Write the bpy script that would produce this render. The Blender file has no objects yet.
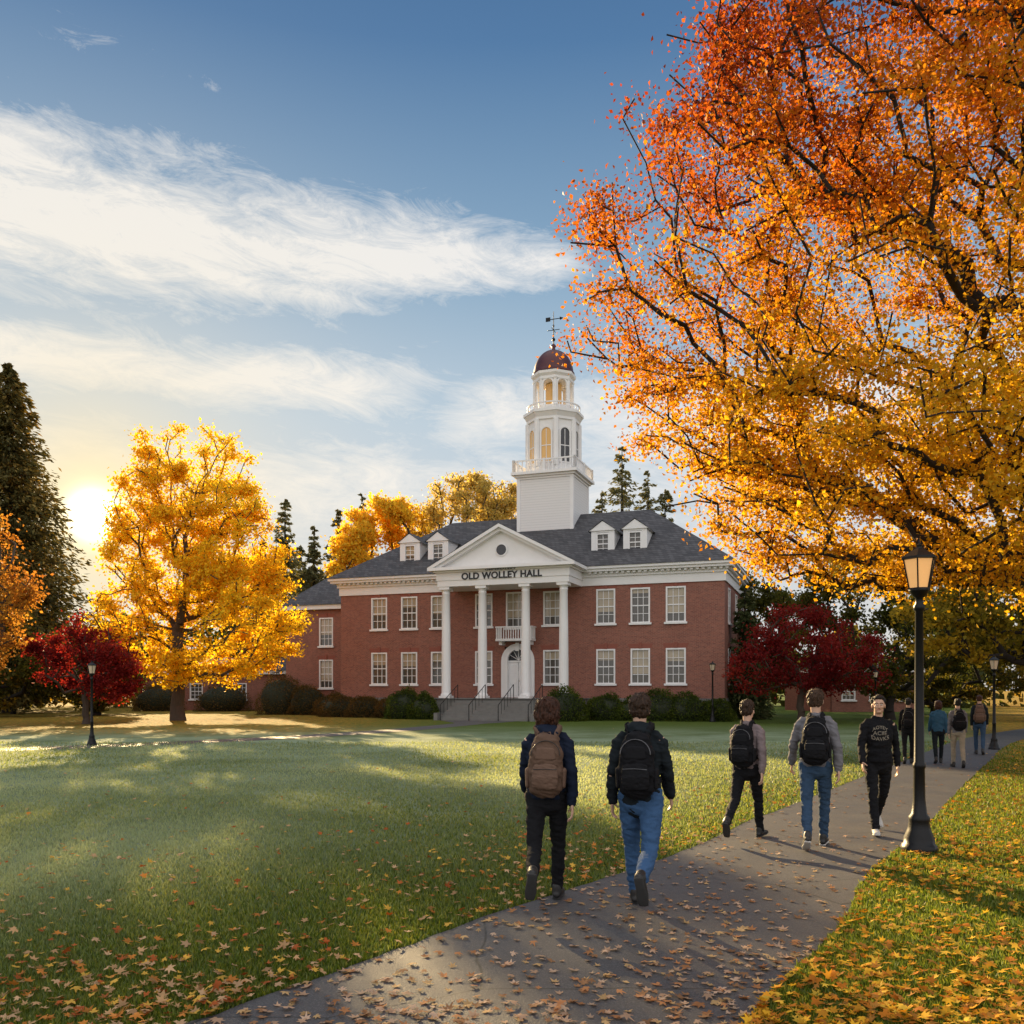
import bpy, bmesh, math, random
import numpy as np
from mathutils import Vector, Matrix, noise
from mathutils.bvhtree import BVHTree
random.seed(7); RNG=np.random.default_rng(7)
S=bpy.context.scene; COL=S.collection
R=math.radians
# ------------------------------------------------------------------ node helpers
def setin(t,n,k,v):
    s=n.inputs[k]
    if isinstance(v,bpy.types.NodeSocket): t.links.new(v,s)
    else:
        if hasattr(s,'default_value'):
            try: s.default_value=v
            except Exception:
                s.default_value=tuple(v)+(1,)
def nd(t,typ,ins=None,**props):
    n=t.nodes.new(typ)
    for k,v in props.items(): setattr(n,k,v)
    for k,v in (ins or {}).items(): setin(t,n,k,v)
    return n
def M(t,op,a,b=0.0,c=None,clamp=False):
    n=nd(t,'ShaderNodeMath',operation=op,use_clamp=clamp)
    setin(t,n,0,a); setin(t,n,1,b)
    if c is not None: setin(t,n,2,c)
    return n.outputs[0]
def mix(t,f,a,b,blend='MIX'):
    n=nd(t,'ShaderNodeMix',data_type='RGBA',blend_type=blend)
    setin(t,n,0,f); setin(t,n,6,a if isinstance(a,bpy.types.NodeSocket) else tuple(a)+(1,)); setin(t,n,7,b if isinstance(b,bpy.types.NodeSocket) else tuple(b)+(1,))
    return n.outputs[2]
def smooth(t,x,a,b):
    n=nd(t,'ShaderNodeMapRange',interpolation_type='SMOOTHSTEP')
    setin(t,n,0,x); n.inputs[1].default_value=a; n.inputs[2].default_value=b
    n.inputs[3].default_value=0; n.inputs[4].default_value=1
    return n.outputs[0]
def noi(t,vec,scale,detail=4,rough=.5,dist=0.0):
    n=nd(t,'ShaderNodeTexNoise',{'Scale':scale,'Detail':detail,'Roughness':rough,'Distortion':dist})
    if vec is not None: t.links.new(vec,n.inputs['Vector'])
    return n.outputs['Fac']
def newmat(name):
    m=bpy.data.materials.new(name); m.use_nodes=True
    t=m.node_tree; b=t.nodes['Principled BSDF']; return m,t,b
def bump(t,b,h,strength=.3,dist=.02):
    n=nd(t,'ShaderNodeBump',{'Strength':strength,'Distance':dist,'Height':h}); t.links.new(n.outputs[0],b.inputs['Normal'])
MC={}
def mat(name,col,rough=.6,metal=0,nscale=8,namp=.25,bmp=.15,bscale=None,bd=.01,spec=None):
    if name in MC: return MC[name]
    m,t,b=newmat(name)
    tc=nd(t,'ShaderNodeTexCoord').outputs['Object']
    f=noi(t,tc,nscale,5,.6)
    c=mix(t,f,[x*(1-namp) for x in col],[min(1,x*(1+namp)) for x in col])
    t.links.new(c,b.inputs['Base Color'])
    b.inputs['Roughness'].default_value=rough; b.inputs['Metallic'].default_value=metal
    if spec is not None: b.inputs['Specular IOR Level'].default_value=spec
    if bmp: bump(t,b,noi(t,tc,bscale or nscale*6,4,.6),bmp,bd)
    MC[name]=m; return m
# ------------------------------------------------------------------ mesh helpers
class MB:
    def __init__(s): s.v=[]; s.f=[]; s.m=[]; s.mi=0
    def add(s,vs,fs):
        o=len(s.v); s.v+= [tuple(v) for v in vs]
        for f in fs: s.f.append(tuple(i+o for i in f)); s.m.append(s.mi)
    def box(s,x0,x1,y0,y1,z0,z1):
        s.add([(x0,y0,z0),(x1,y0,z0),(x1,y1,z0),(x0,y1,z0),(x0,y0,z1),(x1,y0,z1),(x1,y1,z1),(x0,y1,z1)],
              [(0,3,2,1),(4,5,6,7),(0,1,5,4),(1,2,6,5),(2,3,7,6),(3,0,4,7)])
    def lathe(s,prof,cx=0,cy=0,seg=24,ang=0.0,cap=True,fl=0,fa=0):
        vs=[];fs=[]
        for (r,z) in prof:
            for i in range(seg):
                a=2*math.pi*i/seg+ang
                rr=r*(1-(fa if fl and i%2 else 0))
                vs.append((cx+rr*math.cos(a),cy+rr*math.sin(a),z))
        n=len(prof)
        for k in range(n-1):
            for i in range(seg):
                j=(i+1)%seg; fs.append((k*seg+i,k*seg+j,(k+1)*seg+j,(k+1)*seg+i))
        if cap:
            fs.append(tuple(range(seg-1,-1,-1))); fs.append(tuple((n-1)*seg+i for i in range(seg)))
        s.add(vs,fs)
    def tube(s,pts,rad,seg=14,cap=True,side=(1,0,0),ex=2.0):
        P=[Vector(p) for p in pts]; Rr=[(r if isinstance(r,(tuple,list)) else (r,r)) for r in rad]
        if cap:
            t0=(P[0]-P[1]).normalized(); t1=(P[-1]-P[-2]).normalized(); r0=min(Rr[0]);r1=min(Rr[-1])
            pre=[(P[0]+t0*r0*k,(Rr[0][0]*q,Rr[0][1]*q)) for k,q in ((1,.12),(.85,.55),(.5,.87))]
            post=[(P[-1]+t1*r1*k,(Rr[-1][0]*q,Rr[-1][1]*q)) for k,q in ((.5,.87),(.85,.55),(1,.12))]
            P=[a for a,_ in pre]+P+[a for a,_ in post]; Rr=[b for _,b in pre]+Rr+[b for _,b in post]
        vs=[];fs=[];n=len(P); sd=Vector(side)
        for k in range(n):
            t=(P[min(k+1,n-1)]-P[max(k-1,0)]).normalized()
            u=(sd-t*sd.dot(t))
            if u.length<1e-3: u=Vector((0,1,0))-t*t.y
            u.normalize(); w=t.cross(u)
            for i in range(seg):
                a=2*math.pi*i/seg; c=math.cos(a); q=math.sin(a)
                if ex!=2: c=math.copysign(abs(c)**(2/ex),c); q=math.copysign(abs(q)**(2/ex),q)
                vs.append(P[k]+u*Rr[k][0]*c+w*Rr[k][1]*q)
        for k in range(n-1):
            for i in range(seg):
                j=(i+1)%seg; fs.append((k*seg+i,k*seg+j,(k+1)*seg+j,(k+1)*seg+i))
        fs.append(tuple(range(seg-1,-1,-1))); fs.append(tuple((n-1)*seg+i for i in range(seg)))
        s.add(vs,fs)
    def ell(s,c,r,seg=20,rings=12,rot=None):
        vs=[];fs=[]
        for k in range(1,rings):
            ph=math.pi*k/rings
            for i in range(seg):
                a=2*math.pi*i/seg
                v=Vector((r[0]*math.sin(ph)*math.cos(a),r[1]*math.sin(ph)*math.sin(a),-r[2]*math.cos(ph)))
                if rot: v=rot@v
                vs.append(v+Vector(c))
        n=rings-1
        for k in range(n-1):
            for i in range(seg):
                j=(i+1)%seg; fs.append((k*seg+i,k*seg+j,(k+1)*seg+j,(k+1)*seg+i))
        lo=Vector((0,0,-r[2]));hi=Vector((0,0,r[2]))
        if rot: lo=rot@lo;hi=rot@hi
        vs.append(lo+Vector(c)); vs.append(hi+Vector(c)); b=n*seg
        for i in range(seg):
            j=(i+1)%seg; fs.append((b,j,i)); fs.append((b+1,(n-1)*seg+i,(n-1)*seg+j))
        s.add(vs,fs)
    def xf(s,start,mtx):
        for i in range(start,len(s.v)): s.v[i]=tuple(mtx@Vector(s.v[i]))
    def mesh(s,name):
        me=bpy.data.meshes.new(name); me.from_pydata(s.v,[],s.f); 
        me.polygons.foreach_set('material_index',s.m); me.update(); return me
def link(o,parent=None,loc=None):
    COL.objects.link(o)
    if parent is not None: o.parent=parent
    if loc is not None: o.location=loc
    return o
def shade(me): me.polygons.foreach_set('use_smooth',[True]*len(me.polygons))
def mobj(mb,name,mats,parent=None,loc=None,smooth_=False,rot=None):
    me=mb if isinstance(mb,bpy.types.Mesh) else mb.mesh(name)
    me.name=name
    for m in (mats if isinstance(mats,(list,tuple)) else [mats]): me.materials.append(m)
    if smooth_: shade(me)
    o=bpy.data.objects.new(name,me); link(o,parent,loc)
    if rot is not None: o.rotation_euler=rot
    return o
def empty(name,loc,rotz=0,parent=None):
    e=bpy.data.objects.new(name,None); e.location=loc; e.rotation_euler=(0,0,rotz); e.empty_display_size=.3
    link(e,parent); return e
def top(o,label,cat,group=None):
    o['label']=label;o['category']=cat
    if group:o['group']=group
    return o
def np_mesh(name,V,F,colors=None,smooth_=False):
    V=np.asarray(V,dtype=np.float32); F=np.asarray(F,dtype=np.int32); k=F.shape[1]
    me=bpy.data.meshes.new(name); me.vertices.add(len(V)); me.vertices.foreach_set('co',V.ravel())
    me.loops.add(F.size); me.loops.foreach_set('vertex_index',F.ravel())
    me.polygons.add(len(F)); me.polygons.foreach_set('loop_start',np.arange(0,F.size,k,dtype=np.int32))
    me.update(calc_edges=True)
    if colors is not None:
        a=me.attributes.new('tint','FLOAT_COLOR','POINT'); c=np.ones((len(V),4),dtype=np.float32); c[:,:3]=colors
        a.data.foreach_set('color',c.ravel())
    if smooth_: me.polygons.foreach_set('use_smooth',np.ones(len(F),dtype=bool))
    return me
def catmull(P,n=8):
    P=[np.array(p,float) for p in P]; P=[2*P[0]-P[1]]+P+[2*P[-1]-P[-2]]; out=[]
    for i in range(1,len(P)-2):
        for k in range(n):
            t=k/n; a,b,c,d=P[i-1:i+3]
            out.append(.5*((2*b)+(-a+c)*t+(2*a-5*b+4*c-d)*t*t+(-a+3*b-3*c+d)*t**3))
    out.append(P[-2]); return np.array(out)
# ------------------------------------------------------------------ camera, sun, sky
cam=bpy.data.cameras.new('camera'); co=bpy.data.objects.new('camera',cam); COL.objects.link(co)
co.location=(0,0,1.85); co.rotation_euler=(R(90),0,0)
cam.sensor_width=36; cam.lens=31.64; cam.shift_y=.174; cam.clip_end=4000; S.camera=co
AZ=R(-24.9); EL=R(10.0)
def dirv(a,e_): return Vector((math.sin(a)*math.cos(e_),math.cos(a)*math.cos(e_),math.sin(e_)))
SD=dirv(AZ,EL); LD=dirv(R(-21),R(16))
sl=bpy.data.lights.new('sun','SUN'); sl.energy=13; sl.angle=R(.5); sl.color=(1,.72,.36)
so=bpy.data.objects.new('sun',sl); COL.objects.link(so); so.rotation_euler=LD.to_track_quat('Z','Y').to_euler()
so.location=(-30,60,40)
S.view_settings.view_transform='Standard'; S.view_settings.look='None'; S.view_settings.exposure=0
w=bpy.data.worlds.new('World'); S.world=w; w.use_nodes=True; t=w.node_tree; bg=t.nodes['Background']
sky=nd(t,'ShaderNodeTexSky',sky_type='NISHITA'); sky.sun_disc=False; sky.sun_elevation=EL; sky.sun_rotation=AZ; sky.air_density=1.0; sky.dust_density=.4; sky.ozone_density=3.0
bg.inputs['Strength'].default_value=.1
d=nd(t,'ShaderNodeVectorMath',{0:nd(t,'ShaderNodeTexCoord').outputs['Generated']},operation='NORMALIZE').outputs[0]
sx=nd(t,'ShaderNodeSeparateXYZ',{0:d})
X,Y,Z=sx.outputs
e=M(t,'ARCSINE',Z); az=M(t,'ARCTAN2',X,Y)
cv=nd(t,'ShaderNodeCombineXYZ',{0:M(t,'MULTIPLY',az,3.4),1:M(t,'ADD',M(t,'MULTIPLY',e,13.0),M(t,'MULTIPLY',az,.5)),2:3.3}).outputs[0]
n1=noi(t,cv,1.0,6,.6,.8)
n2=noi(t,nd(t,'ShaderNodeCombineXYZ',{0:M(t,'MULTIPLY',az,12.0),1:M(t,'ADD',M(t,'MULTIPLY',e,38.0),M(t,'MULTIPLY',az,4)),2:1.3}).outputs[0],1.0,6,.76,.8)
def gauss(x,c,wd):
    q=M(t,'DIVIDE',M(t,'SUBTRACT',x,c),wd); return M(t,'EXPONENT',M(t,'MULTIPLY',M(t,'MULTIPLY',q,q),-1.0))
naz=M(t,'MULTIPLY',az,-1.0)
w1=M(t,'ADD',.032,M(t,'MULTIPLY',.055,smooth(t,naz,-.05,.45)))
m1=M(t,'MULTIPLY',gauss(e,.443,w1),smooth(t,naz,-.14,-.02))
m2=M(t,'MULTIPLY',gauss(e,.322,.036),M(t,'MULTIPLY',1.05,smooth(t,naz,.0,.18)))
m3=M(t,'MULTIPLY',gauss(e,.21,.07),M(t,'ADD',.65,M(t,'MULTIPLY',.3,smooth(t,naz,-.1,.4))))
m4=M(t,'MULTIPLY',gauss(e,.285,.05),M(t,'MULTIPLY',.95,smooth(t,az,-.16,-.03)))
mm=M(t,'MAXIMUM',M(t,'MAXIMUM',m1,m2),M(t,'MAXIMUM',m3,m4))
dens=M(t,'ADD',M(t,'MULTIPLY',n1,.8),M(t,'MULTIPLY',n2,.85))
dens=M(t,'SUBTRACT',M(t,'ADD',dens,M(t,'MULTIPLY',mm,.62)),1.07)
dens=M(t,'MULTIPLY',dens,2.5,clamp=True)
dots=nd(t,'ShaderNodeVectorMath',{0:d,1:tuple(SD)},operation='DOT_PRODUCT').outputs['Value']
dp=M(t,'MAXIMUM',dots,0.0)
near=M(t,'POWER',dp,14.0)
cr_=nd(t,'ShaderNodeValToRGB',{0:M(t,'MULTIPLY',e,1.25)}); el_=cr_.color_ramp.elements
el_[0].position=0; el_[0].color=(.84,.80,.74,1); el_[1].position=1; el_[1].color=(.05,.13,.30,1)
for p_,c_ in ((.16,(.76,.79,.81,1)),(.36,(.56,.69,.80,1)),(.55,(.28,.45,.63,1)),(.78,(.10,.225,.43,1))):
    x_=el_.new(p_); x_.color=c_
grad=mix(t,1.0,cr_.outputs[0],(9.0,9.0,9.0),'MULTIPLY')
sb=mix(t,.05,grad,sky.outputs[0])
ccol=mix(t,near,(9.0,8.8,8.6),(9.8,9.2,8.2))
c1=mix(t,M(t,'MULTIPLY',dens,.92),sb,ccol)
bk=M(t,'MAXIMUM',smooth(t,M(t,'MULTIPLY',Y,-1.0),-.05,.55),smooth(t,e,.80,1.15))  # brighter cloud sky added behind the camera and overhead as fill light
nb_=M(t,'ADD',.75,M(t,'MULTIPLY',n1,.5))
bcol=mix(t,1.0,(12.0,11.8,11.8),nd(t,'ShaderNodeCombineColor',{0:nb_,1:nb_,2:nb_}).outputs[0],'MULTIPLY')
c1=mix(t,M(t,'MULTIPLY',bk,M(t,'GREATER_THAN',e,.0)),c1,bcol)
# warm aureole, then the small sun disc itself
c1=mix(t,M(t,'MULTIPLY',M(t,'POWER',dp,26.0),.38),c1,(9.8,8.8,7.0))
c1=mix(t,M(t,'MULTIPLY',M(t,'POWER',dp,140.0),.65),c1,(10.2,8.4,5.0))
c1=mix(t,M(t,'MULTIPLY',M(t,'POWER',dp,700.0),.8),c1,(12,9.8,5.4))
c1=mix(t,M(t,'POWER',dp,6000.0),c1,(60,52,36))
disc=smooth(t,dots,math.cos(R(.7)),math.cos(R(.35)))
c1=mix(t,disc,c1,(260,235,180))
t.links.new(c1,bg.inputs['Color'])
# ------------------------------------------------------------------ paths
Lp=[(-6.5,-2.5),(-4.0,1.0),(-2.6,3.5),(-1.78,4.98),(-1.05,6.05),(-.1,7.5),(.9,8.8),(1.95,10.3),(3.5,12.9),(5.6,16.2),(8.4,20.6),(10.9,24.5),(13.6,28.8),(18.5,36),(27,46)]
Rp=[(-3.2,-4),(-1.1,-.5),(.35,2.8),(1.29,4.98),(1.95,6.05),(2.75,7.4),(3.42,8.76),(4.3,10.2),(5.85,12.6),(7.7,15.7),(10.3,20.),(12.8,24.0),(15.7,28.8),(20.6,35.6),(29,45)]
PL=catmull(Lp);PR=catmull(Rp)
jit=lambda A:A+RNG.normal(0,.014,A.shape)
PLj=jit(PL);PRj=jit(PR)
poly=np.vstack([PLj,PRj[::-1]])
def inside(P,Q):
    x,y=P[:,0],P[:,1]; r=np.zeros(len(P),bool)
    for i in range(len(Q)):
        x1,y1=Q[i-1];x2,y2=Q[i]
        c=((y1>y)!=(y2>y)); 
        if y1!=y2: r^= c&(x<(x2-x1)*(y-y1)/(y2-y1)+x1)
    return r
def pdist(P,line):
    dmin=np.full(len(P),1e9)
    for q in line: dmin=np.minimum(dmin,np.hypot(P[:,0]-q[0],P[:,1]-q[1]))
    return dmin
def ribbon(A,B,z):
    n=len(A);K=6;V=[];F=[]
    for i in range(n):
        for k in range(K+1):
            p=A[i]+(B[i]-A[i])*k/K; V.append((p[0],p[1],z))
    for i in range(n-1):
        for k in range(K): a=i*(K+1)+k; F.append((a,a+1,a+K+2,a+K+1))
    return V,F
def asphalt():
    m,t,b=newmat('asphalt'); P=nd(t,'ShaderNodeNewGeometry').outputs['Position']
    f1=noi(t,P,1.2,5,.6); f2=noi(t,P,90,3,.7)
    c=mix(t,f1,(.028,.028,.032),(.078,.075,.078)); c=mix(t,M(t,'MULTIPLY',smooth(t,f2,.45,.75),.5),c,(.21,.2,.19))
    vo=nd(t,'ShaderNodeTexVoronoi',{'Vector':mix(t,.12,P,nd(t,'ShaderNodeTexNoise',{'Vector':P,'Scale':1.5}).outputs['Color']),'Scale':.35},feature='DISTANCE_TO_EDGE')
    c=mix(t,M(t,'SUBTRACT',1.0,smooth(t,vo.outputs['Distance'],.0,.004)),c,(.02,.02,.02))
    t.links.new(c,b.inputs['Base Color']); 
    t.links.new(M(t,'ADD',.42,M(t,'MULTIPLY',f1,.35)),b.inputs['Roughness'])
    b.inputs['Specular IOR Level'].default_value=.4
    bump(t,b,M(t,'ADD',f2,M(t,'MULTIPLY',f1,2.0)),.6,.007); return m
ASP=asphalt()
def struct(name,V,F,m):
    me=bpy.data.meshes.new(name);me.from_pydata(V,[],F);me.materials.append(m);o=bpy.data.objects.new(name,me);COL.objects.link(o);o['kind']='structure';return o
struct('path',*ribbon(PRj,PLj,.008),ASP)
wc=catmull([(-45,22),(-30,23.6),(-20,26),(-14.5,29),(-9.7,34),(-6,40),(-3.6,46),(-2.2,50.5),(-1.8,54.6)])
tg=np.gradient(wc,axis=0); tg/=np.linalg.norm(tg,axis=1)[:,None]; nr=np.stack([-tg[:,1],tg[:,0]],1)
hw=np.full(len(wc),.85); hw[-10:]=np.linspace(.9,2.6,10); hw=hw[:,None]
WL=wc+nr*hw; WR=wc-nr*hw
struct('walkway',*ribbon(WR,WL,.006),ASP)
# ground
def groundmat():
    m,t,b=newmat('lawn'); P=nd(t,'ShaderNodeNewGeometry').outputs['Position']
    s=nd(t,'ShaderNodeSeparateXYZ',{0:P}); x,y=s.outputs[0],s.outputs[1]
    f1=noi(t,P,.35,5,.6); f2=noi(t,P,45,4,.7); f3=noi(t,P,5,5,.65)
    g=mix(t,f1,(.055,.105,.014),(.115,.165,.022)); g=mix(t,f2,mix(t,.6,g,(.012,.025,.005)),mix(t,.35,g,(.20,.24,.06)))
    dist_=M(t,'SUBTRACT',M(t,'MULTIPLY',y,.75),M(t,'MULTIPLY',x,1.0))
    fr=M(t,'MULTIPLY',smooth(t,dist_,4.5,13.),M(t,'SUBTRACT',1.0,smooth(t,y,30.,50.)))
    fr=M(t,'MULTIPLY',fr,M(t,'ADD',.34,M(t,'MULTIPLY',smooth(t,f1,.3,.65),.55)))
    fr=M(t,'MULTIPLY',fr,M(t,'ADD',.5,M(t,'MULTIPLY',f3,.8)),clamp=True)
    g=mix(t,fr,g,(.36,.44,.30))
    vo=nd(t,'ShaderNodeTexVoronoi',{'Vector':P,'Scale':7.0}); cr=nd(t,'ShaderNodeSeparateColor',{0:vo.outputs['Color']})
    lit=mix(t,cr.outputs[0],(.5,.24,.03),(.36,.11,.02)); lit=mix(t,M(t,'MULTIPLY',cr.outputs[1],.6),lit,(.58,.38,.05))
    farl=M(t,'MULTIPLY',M(t,'MULTIPLY',smooth(t,y,34.,42.),smooth(t,M(t,'MULTIPLY',x,-1.0),2.,12.)),.7)
    right=smooth(t,M(t,'SUBTRACT',x,M(t,'MULTIPLY',y,.52)),-2.0,1.5)
    msk=M(t,'MAXIMUM',farl,M(t,'MULTIPLY',right,M(t,'ADD',.2,M(t,'MULTIPLY',smooth(t,y,6.,13.),.7))))
    msk=M(t,'MULTIPLY',msk,smooth(t,M(t,'ADD',M(t,'MULTIPLY',cr.outputs[2],.6),M(t,'MULTIPLY',f3,.5)),.3,.6))
    g=mix(t,M(t,'MULTIPLY',msk,.85),g,lit)
    t.links.new(g,b.inputs['Base Color']); b.inputs['Roughness'].default_value=.9; b.inputs['Specular IOR Level'].default_value=.1
    bump(t,b,M(t,'ADD',f2,M(t,'MULTIPLY',f3,.6)),1.0,.06); return m
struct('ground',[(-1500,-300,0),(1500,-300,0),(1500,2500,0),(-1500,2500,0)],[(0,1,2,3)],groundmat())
# ------------------------------------------------------------------ foliage materials
def leafmat(name,trans=.5,rough=.5):
    m,t,b=newmat(name); a=nd(t,'ShaderNodeAttribute',attribute_name='tint').outputs['Color']
    P=nd(t,'ShaderNodeNewGeometry').outputs['Position']
    c=mix(t,noi(t,P,14,2,.6),mix(t,1.0,a,(.76,.7,.64),'MULTIPLY'),mix(t,1.0,a,(1.2,1.2,1.1),'MULTIPLY'))
    t.links.new(c,b.inputs['Base Color']); b.inputs['Roughness'].default_value=rough; b.inputs['Specular IOR Level'].default_value=.15
    tr=nd(t,'ShaderNodeBsdfTranslucent',{'Color':mix(t,1.0,c,(1.35,1.25,.8),'MULTIPLY')})
    mx=nd(t,'ShaderNodeMixShader',{0:trans,1:b.outputs[0],2:tr.outputs[0]}); t.links.new(mx.outputs[0],t.nodes['Material Output'].inputs[0]); return m
LEAF=leafmat('autumn_leaves',.55,.6); NEEDLE=leafmat('needles',.25,.7); GRASS=leafmat('grass_blades',.5); LITTER=leafmat('leaf_litter',.25,.75)
def barkmat(name,col):
    m,t,b=newmat(name); P=nd(t,'ShaderNodeTexCoord').outputs['Object']
    v=nd(t,'ShaderNodeMapping',{0:P}); v.inputs['Scale'].default_value=(9,9,1.6)
    f=noi(t,v.outputs[0],1.6,6,.65,.4)
    t.links.new(mix(t,f,[c*.45 for c in col],[c*1.5 for c in col]),b.inputs['Base Color']); b.inputs['Roughness'].default_value=.9
    bump(t,b,f,.8,.04); return m
BARK=barkmat('bark',(.065,.045,.032)); BARKD=barkmat('dark_bark',(.020,.014,.011))
def unit(v): return v/np.maximum(np.linalg.norm(v,axis=1)[:,None],1e-9)
def cards(C,size,col,droop=.3,aspect=.7,along=None,fold=.18):
    n=len(C); size=np.broadcast_to(np.asarray(size,float),(n,))[:,None]
    u=RNG.normal(size=(n,3)) if along is None else along+RNG.normal(size=(n,3))*.35
    u[:,2]-=droop; u=unit(u); q=unit(RNG.normal(size=(n,3))); v=unit(np.cross(u,q)); nn=np.cross(u,v)
    V=np.stack([C-u*size*.5, C-u*size*.05+v*size*aspect*.5+nn*size*fold, C+u*size*.5, C-u*size*.05-v*size*aspect*.5+nn*size*fold],1).reshape(-1,3)
    F=np.arange(4*n).reshape(-1,4); return V,F,np.repeat(col,4,axis=0)
def skeleton(trunk,att,alpha=.3,step=.8,crook=.02,bendf=.08):
    N=[np.array(p,float) for p in trunk]; par=[-1]+list(range(len(trunk)-1)); pl=[0.0]
    for i in range(1,len(N)): pl.append(pl[-1]+np.linalg.norm(N[i]-N[i-1]))
    pl=[p*.4 for p in pl]
    A=np.array(att); o=np.argsort(np.linalg.norm(A-N[-1],axis=1)+RNG.random(len(A))*.6); tips=[]
    first=max(1,len(trunk)//3)
    for i in o:
        a=A[i]; NN=np.array(N); dd=np.linalg.norm(NN-a,axis=1)+alpha*np.array(pl); dd[:first]+=50
        below=np.maximum(0,NN[:,2]-a[2]); dd+=below*.5
        j=int(np.argmin(dd)); L=np.linalg.norm(a-N[j]); 
        k=max(1,int(L/step)); prev=j; start=N[j].copy(); bend=RNG.normal(0,bendf*L,3)*np.array([1,1,.5]); b2=RNG.normal(0,bendf*.5*L,3)
        for s in range(1,k+1):
            f=s/k; p=start+(a-start)*f
            if s<k: p=p+bend*math.sin(f*math.pi)+b2*math.sin(f*2*math.pi)+RNG.normal(0,crook*min(L,2.5),3)+np.array([0,0,.12*L*math.sin(f*math.pi)])
            N.append(p);par.append(prev);pl.append(pl[prev]+np.linalg.norm(p-N[prev]));prev=len(N)-1
        tips.append(prev)
    return np.array(N),np.array(par),tips
def limbs(N,par,tr,tip=.012,pw=2.2,seg=6):
    n=len(N);acc=np.full(n,0.0)
    for i in range(n-1,0,-1): 
        if acc[i]==0: acc[i]=1
        acc[par[i]]+=acc[i]
    rad=np.maximum(tip,tr*(acc/acc[0])**(1/pw))
    V=[];F=[]
    for i in range(1,n):
        p=par[i];a=N[p];b=N[i]; tt=b-a; L=np.linalg.norm(tt)
        if L<1e-5: continue
        tt/=L; ra=min(rad[p],rad[i]*1.35) ; rb=rad[i]
        if i<4: ra=rad[p]*(1.35 if i==1 else 1.0)
        sg=5 if ra<.03 else (8 if ra<.12 else 14)
        q=np.array([1,0,0.]) if abs(tt[0])<.8 else np.array([0,1.,0]); u=np.cross(tt,q);u/=np.linalg.norm(u);v=np.cross(tt,u)
        o=len(V)
        for c,r in ((a,ra),(b+tt*rb*.3,rb)):
            for k in range(sg):
                g=2*math.pi*k/sg; V.append(c+(u*math.cos(g)+v*math.sin(g))*r)
        for k in range(sg): F.append((o+k,o+(k+1)%sg,o+sg+(k+1)%sg,o+sg+k))
    me=bpy.data.meshes.new('trunk');me.from_pydata([tuple(x) for x in V],[],F);me.update();shade(me);return me,rad
def ellpts(n,c,r,shell=.5):
    d_=unit(RNG.normal(size=(n,3))); rr=(RNG.random(n)**(1/3))*(1-shell)+shell*(.75+.25*RNG.random(n)); 
    return np.array(c)+d_*rr[:,None]*np.array(r)
def tree(name,base,H,trunk_r,ells,natt,nleaf,lsize,colf,label,cat='tree',spread=.6,trunk_top=.45,lean=(0,0),bark=BARK,tip=.012,alpha=.3,droop=.3,cut=None,thinf=.28,gam=1.0,pw=2.2,**kw):
    e_=empty(name,base); top(e_,label,cat)
    th=H*trunk_top; k=7
    trunk=[(lean[0]*(i/k)**1.5*th+RNG.normal(0,.05)*(i>0),lean[1]*(i/k)**1.5*th+RNG.normal(0,.05)*(i>0),th*i/k-(.1 if i==0 else 0)) for i in range(k+1)]
    tot=sum(w_ for _,_,w_ in ells); A=np.vstack([ellpts(max(2,int(natt*w_/tot)),c,r) for c,r,w_ in ells])
    A=A[A[:,2]>H*.06]
    N,par,tips=skeleton(trunk,A,alpha,**kw)
    me,rad=limbs(N,par,trunk_r,tip,pw)
    mobj(me,'trunk',bark,e_)
    thin=np.where((rad<trunk_r*thinf)&(par>=0)&(np.arange(len(N))>=len(trunk)))[0]
    wt=np.ones(len(thin)); tipset=np.zeros(len(N));tipset[tips]=1; wt+=tipset[thin]*2.5
    clump=RNG.gamma(gam,1,len(thin)); wt*=clump+.05; wt/=wt.sum()
    pick=RNG.choice(thin,nleaf,p=wt); f=RNG.random(nleaf)[:,None]
    g3=np.clip(RNG.normal(0,1,(nleaf,3)),-1.9,1.9)
    C=N[pick]*f+N[par[pick]]*(1-f)+g3*spread*np.array([1,1,.6])*(.3+.7*RNG.random(nleaf)[:,None])
    C=C[C[:,2]>H*.05]
    if cut is not None: C=C[cut(C)]
    sz=lsize*(.6+.7*RNG.random(len(C)))
    V,F,c=cards(C,sz,colf(C,pick[:len(C)]),droop)
    cm=np_mesh('crown',V,F,c); mobj(cm,'crown',LEAF,e_)
    return e_
def ramp(x,stops):
    xs=[s[0] for s in stops]; return np.stack([np.interp(x,xs,[s[1][k] for s in stops]) for k in range(3)],1)
def noise3(C,sc):
    a=np.sin(C[:,0]*sc+1.3*np.sin(C[:,1]*sc*.8))+np.sin(C[:,1]*sc*1.1+2+1.1*np.sin(C[:,2]*sc))+np.sin(C[:,2]*sc*1.3+C[:,0]*sc*.5)
    return a/3
def colvar(stops,sc=1.0,amp=.35,j=.25):
    def f(C,p):
        x=.5+amp*noise3(C,sc)+RNG.normal(0,j*.5,len(C)); c=ramp(np.clip(x,0,1),stops); return c*(.7+.5*RNG.random(len(C)))[:,None]
    return f
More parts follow.
